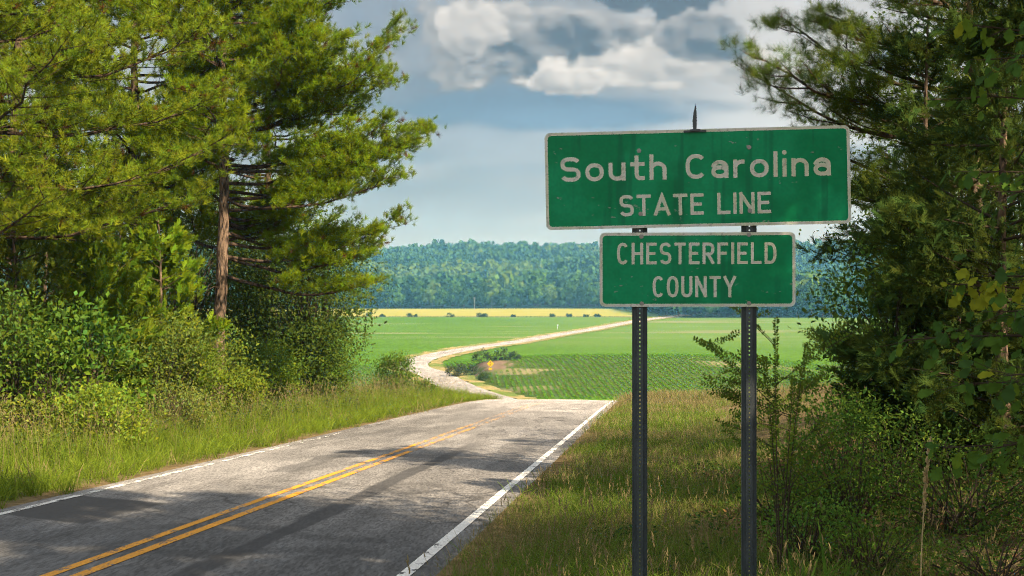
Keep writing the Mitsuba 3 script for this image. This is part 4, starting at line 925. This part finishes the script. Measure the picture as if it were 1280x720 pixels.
# ------------------------------------------------------------------ the far wood
def far_tree(seed, h, r, lumps, quads, size, col, cone=False):
    rng = np.random.default_rng(seed); b = Bag()
    th = rng.uniform(0, 6.28, lumps); kk = rng.uniform(.28, .86, lumps); kk[0] = .88
    if cone: prof = (1.02 - kk) * 1.1
    else: prof = np.sin(np.pi * np.clip(kk, .2, .9)) ** .6
    rr = np.sqrt(rng.random(lumps)) * r * .72 * prof; rr[0] *= .3
    C = np.stack([np.cos(th) * rr, np.sin(th) * rr, kk * h], 1); Rl = r * rng.uniform(.34, .56, lumps) * (.8 if cone else 1)
    for c, rl in zip(C, Rl):
        d = unit(rng.normal(size=(quads, 3)) + np.array([0, 0, .35])); pos = c + d * rl * np.array([1, 1, .85]) * rng.uniform(.8, 1.1, (quads, 1))
        R = frames(unit(d + rng.normal(size=(quads, 3)) * .38), rng)
        tv = np.array([[-.5, -.5, 0], [.55, -.4, .05], [.45, .55, 0], [-.5, .45, -.05]]); tfc = np.array([[0, 1, 2], [0, 2, 3]])
        b.scatter(tv, tfc, R, pos, size * rng.uniform(.7, 1.3, quads), jitter_col(rng, np.asarray(col) * rng.uniform(.85, 1.2), quads, .16, .10))
    b.add(*tube([[0, 0, -1.0], [0, 0, h * .6]], [.25, .12], 5, False), np.array([(.07, .06, .05)]))
    v, f, c = b.arrays(); return v, f, c
FC = [(.034, .086, .022), (.046, .110, .023), (.020, .054, .018), (.088, .155, .030)]
for q in range(4):
    group(f'edge_tree_{q}', far_tree(701 + q, [17, 19, 16, 20][q], [6.2, 6.0, 5.4, 6.6][q], 13, 30, 1.35, FC[q]), 'far_leaf_mat')
    group(f'hill_tree_{q}', far_tree(711 + q, [17, 19, 18, 16][q], [6.0, 6.5, 4.6, 5.6][q], 8, 15, 2.3, FC[q], q == 2), 'far_leaf_mat')
rng = np.random.default_rng(700)
ELAB = ['broad mid green tree in the front row at the foot of the wooded hills', 'tall fresh green tree in the front row at the foot of the wooded hills', 'low dark green tree in the front row at the foot of the wooded hills', 'large pale green tree in the front row at the foot of the wooded hills']
EGRP = ['mid green front trees of the far wood', 'fresh green front trees of the far wood', 'dark green front trees of the far wood', 'pale green front trees of the far wood']
front = []
xx = -330.0
while xx < 96: front.append((xx + rng.normal(), 934 + rng.uniform(-6, 12))); xx += rng.uniform(6.5, 10)
xx = 92.0
while xx < 300: front.append((xx + rng.normal(), 672 + rng.uniform(-6, 10))); xx += rng.uniform(6, 9)
yy = 690.0
while yy < 925: front.append((94 + rng.normal() * 3, yy)); yy += rng.uniform(7, 10)
for x, y in front:
    q = int(rng.choice(4, p=[.34, .26, .26, .14])); key = numbered('deciduous_tree')
    inst(key, f'edge_tree_{q}', rotz(rng.uniform(0, 6.28)), (x, y, float(ground(np.array([x]), np.array([y]))[0]) - .4), rng.uniform(.75, 1.2))
    lab(key, ELAB[q], 'tree', EGRP[q])
def wood_points(x0, x1, y0, y1, step):
    gx, gy = np.meshgrid(np.arange(x0, x1, step), np.arange(y0, y1, step)); gx = gx + rng.uniform(-.5, .5, gx.shape) * step; gy = gy + rng.uniform(-.5, .5, gy.shape) * step
    return gx.ravel(), gy.ravel()
PX, PY = [], []
for args in ((100, 420, 684, 940, 8.5), (-420, 520, 944, 1300, 8.5), (-650, 800, 1300, 1750, 10), (-900, 1050, 1750, 2420, 12.5)):
    a, b = wood_points(*args); k = (a > -.44 * b) & (a < .42 * b); PX.append(a[k]); PY.append(b[k])
PX, PY = np.concatenate(PX), np.concatenate(PY); PZ = ground(PX, PY)
kind = np.clip((meshkit.fbm(np.stack([PX / 130, PY / 150, PX * 0], -1), 4, 8) * 11 - 3.8 + rng.normal(size=len(PX)) * .9).astype(int), 0, 3)
for n, (x, y, z, q) in enumerate(zip(PX, PY, PZ, kind)):
    inst(f'far_wood__{n + 1:05d}', f'hill_tree_{q}', rotz(rng.uniform(0, 6.28)), (x, y, z - .5), rng.uniform(.55, 1.0) + .75 * rng.random() ** 3)
lab('far_wood', 'continuous wood covering the far hills', 'wood', None, 'stuff')

# ------------------------------------------------------------------ air
HZ = float(GZ.max()) + 24.0; LO = float(GZ.min()) - 1.5
scene['haze_air'] = {'type': 'homogeneous', 'albedo': rgb(.86, .95, .99), 'sigma_t': rgb(.00006, .00016, .00028)}
scene['haze'] = {'type': 'cube', 'to_world': T().translate([0, 1800, (HZ + LO) / 2]).scale([3300, 2300, (HZ - LO) / 2]), 'bsdf': {'type': 'null'}, 'interior': {'type': 'ref', 'id': 'haze_air'}}
TRIANGLES = sum(len(meshkit.WRITTEN[d['filename']][1]) for d in scene.values() if d.get('type') == 'ply')
print('triangles', TRIANGLES)
lab('haze', 'pale blue air over the valley', 'haze', None, 'stuff')
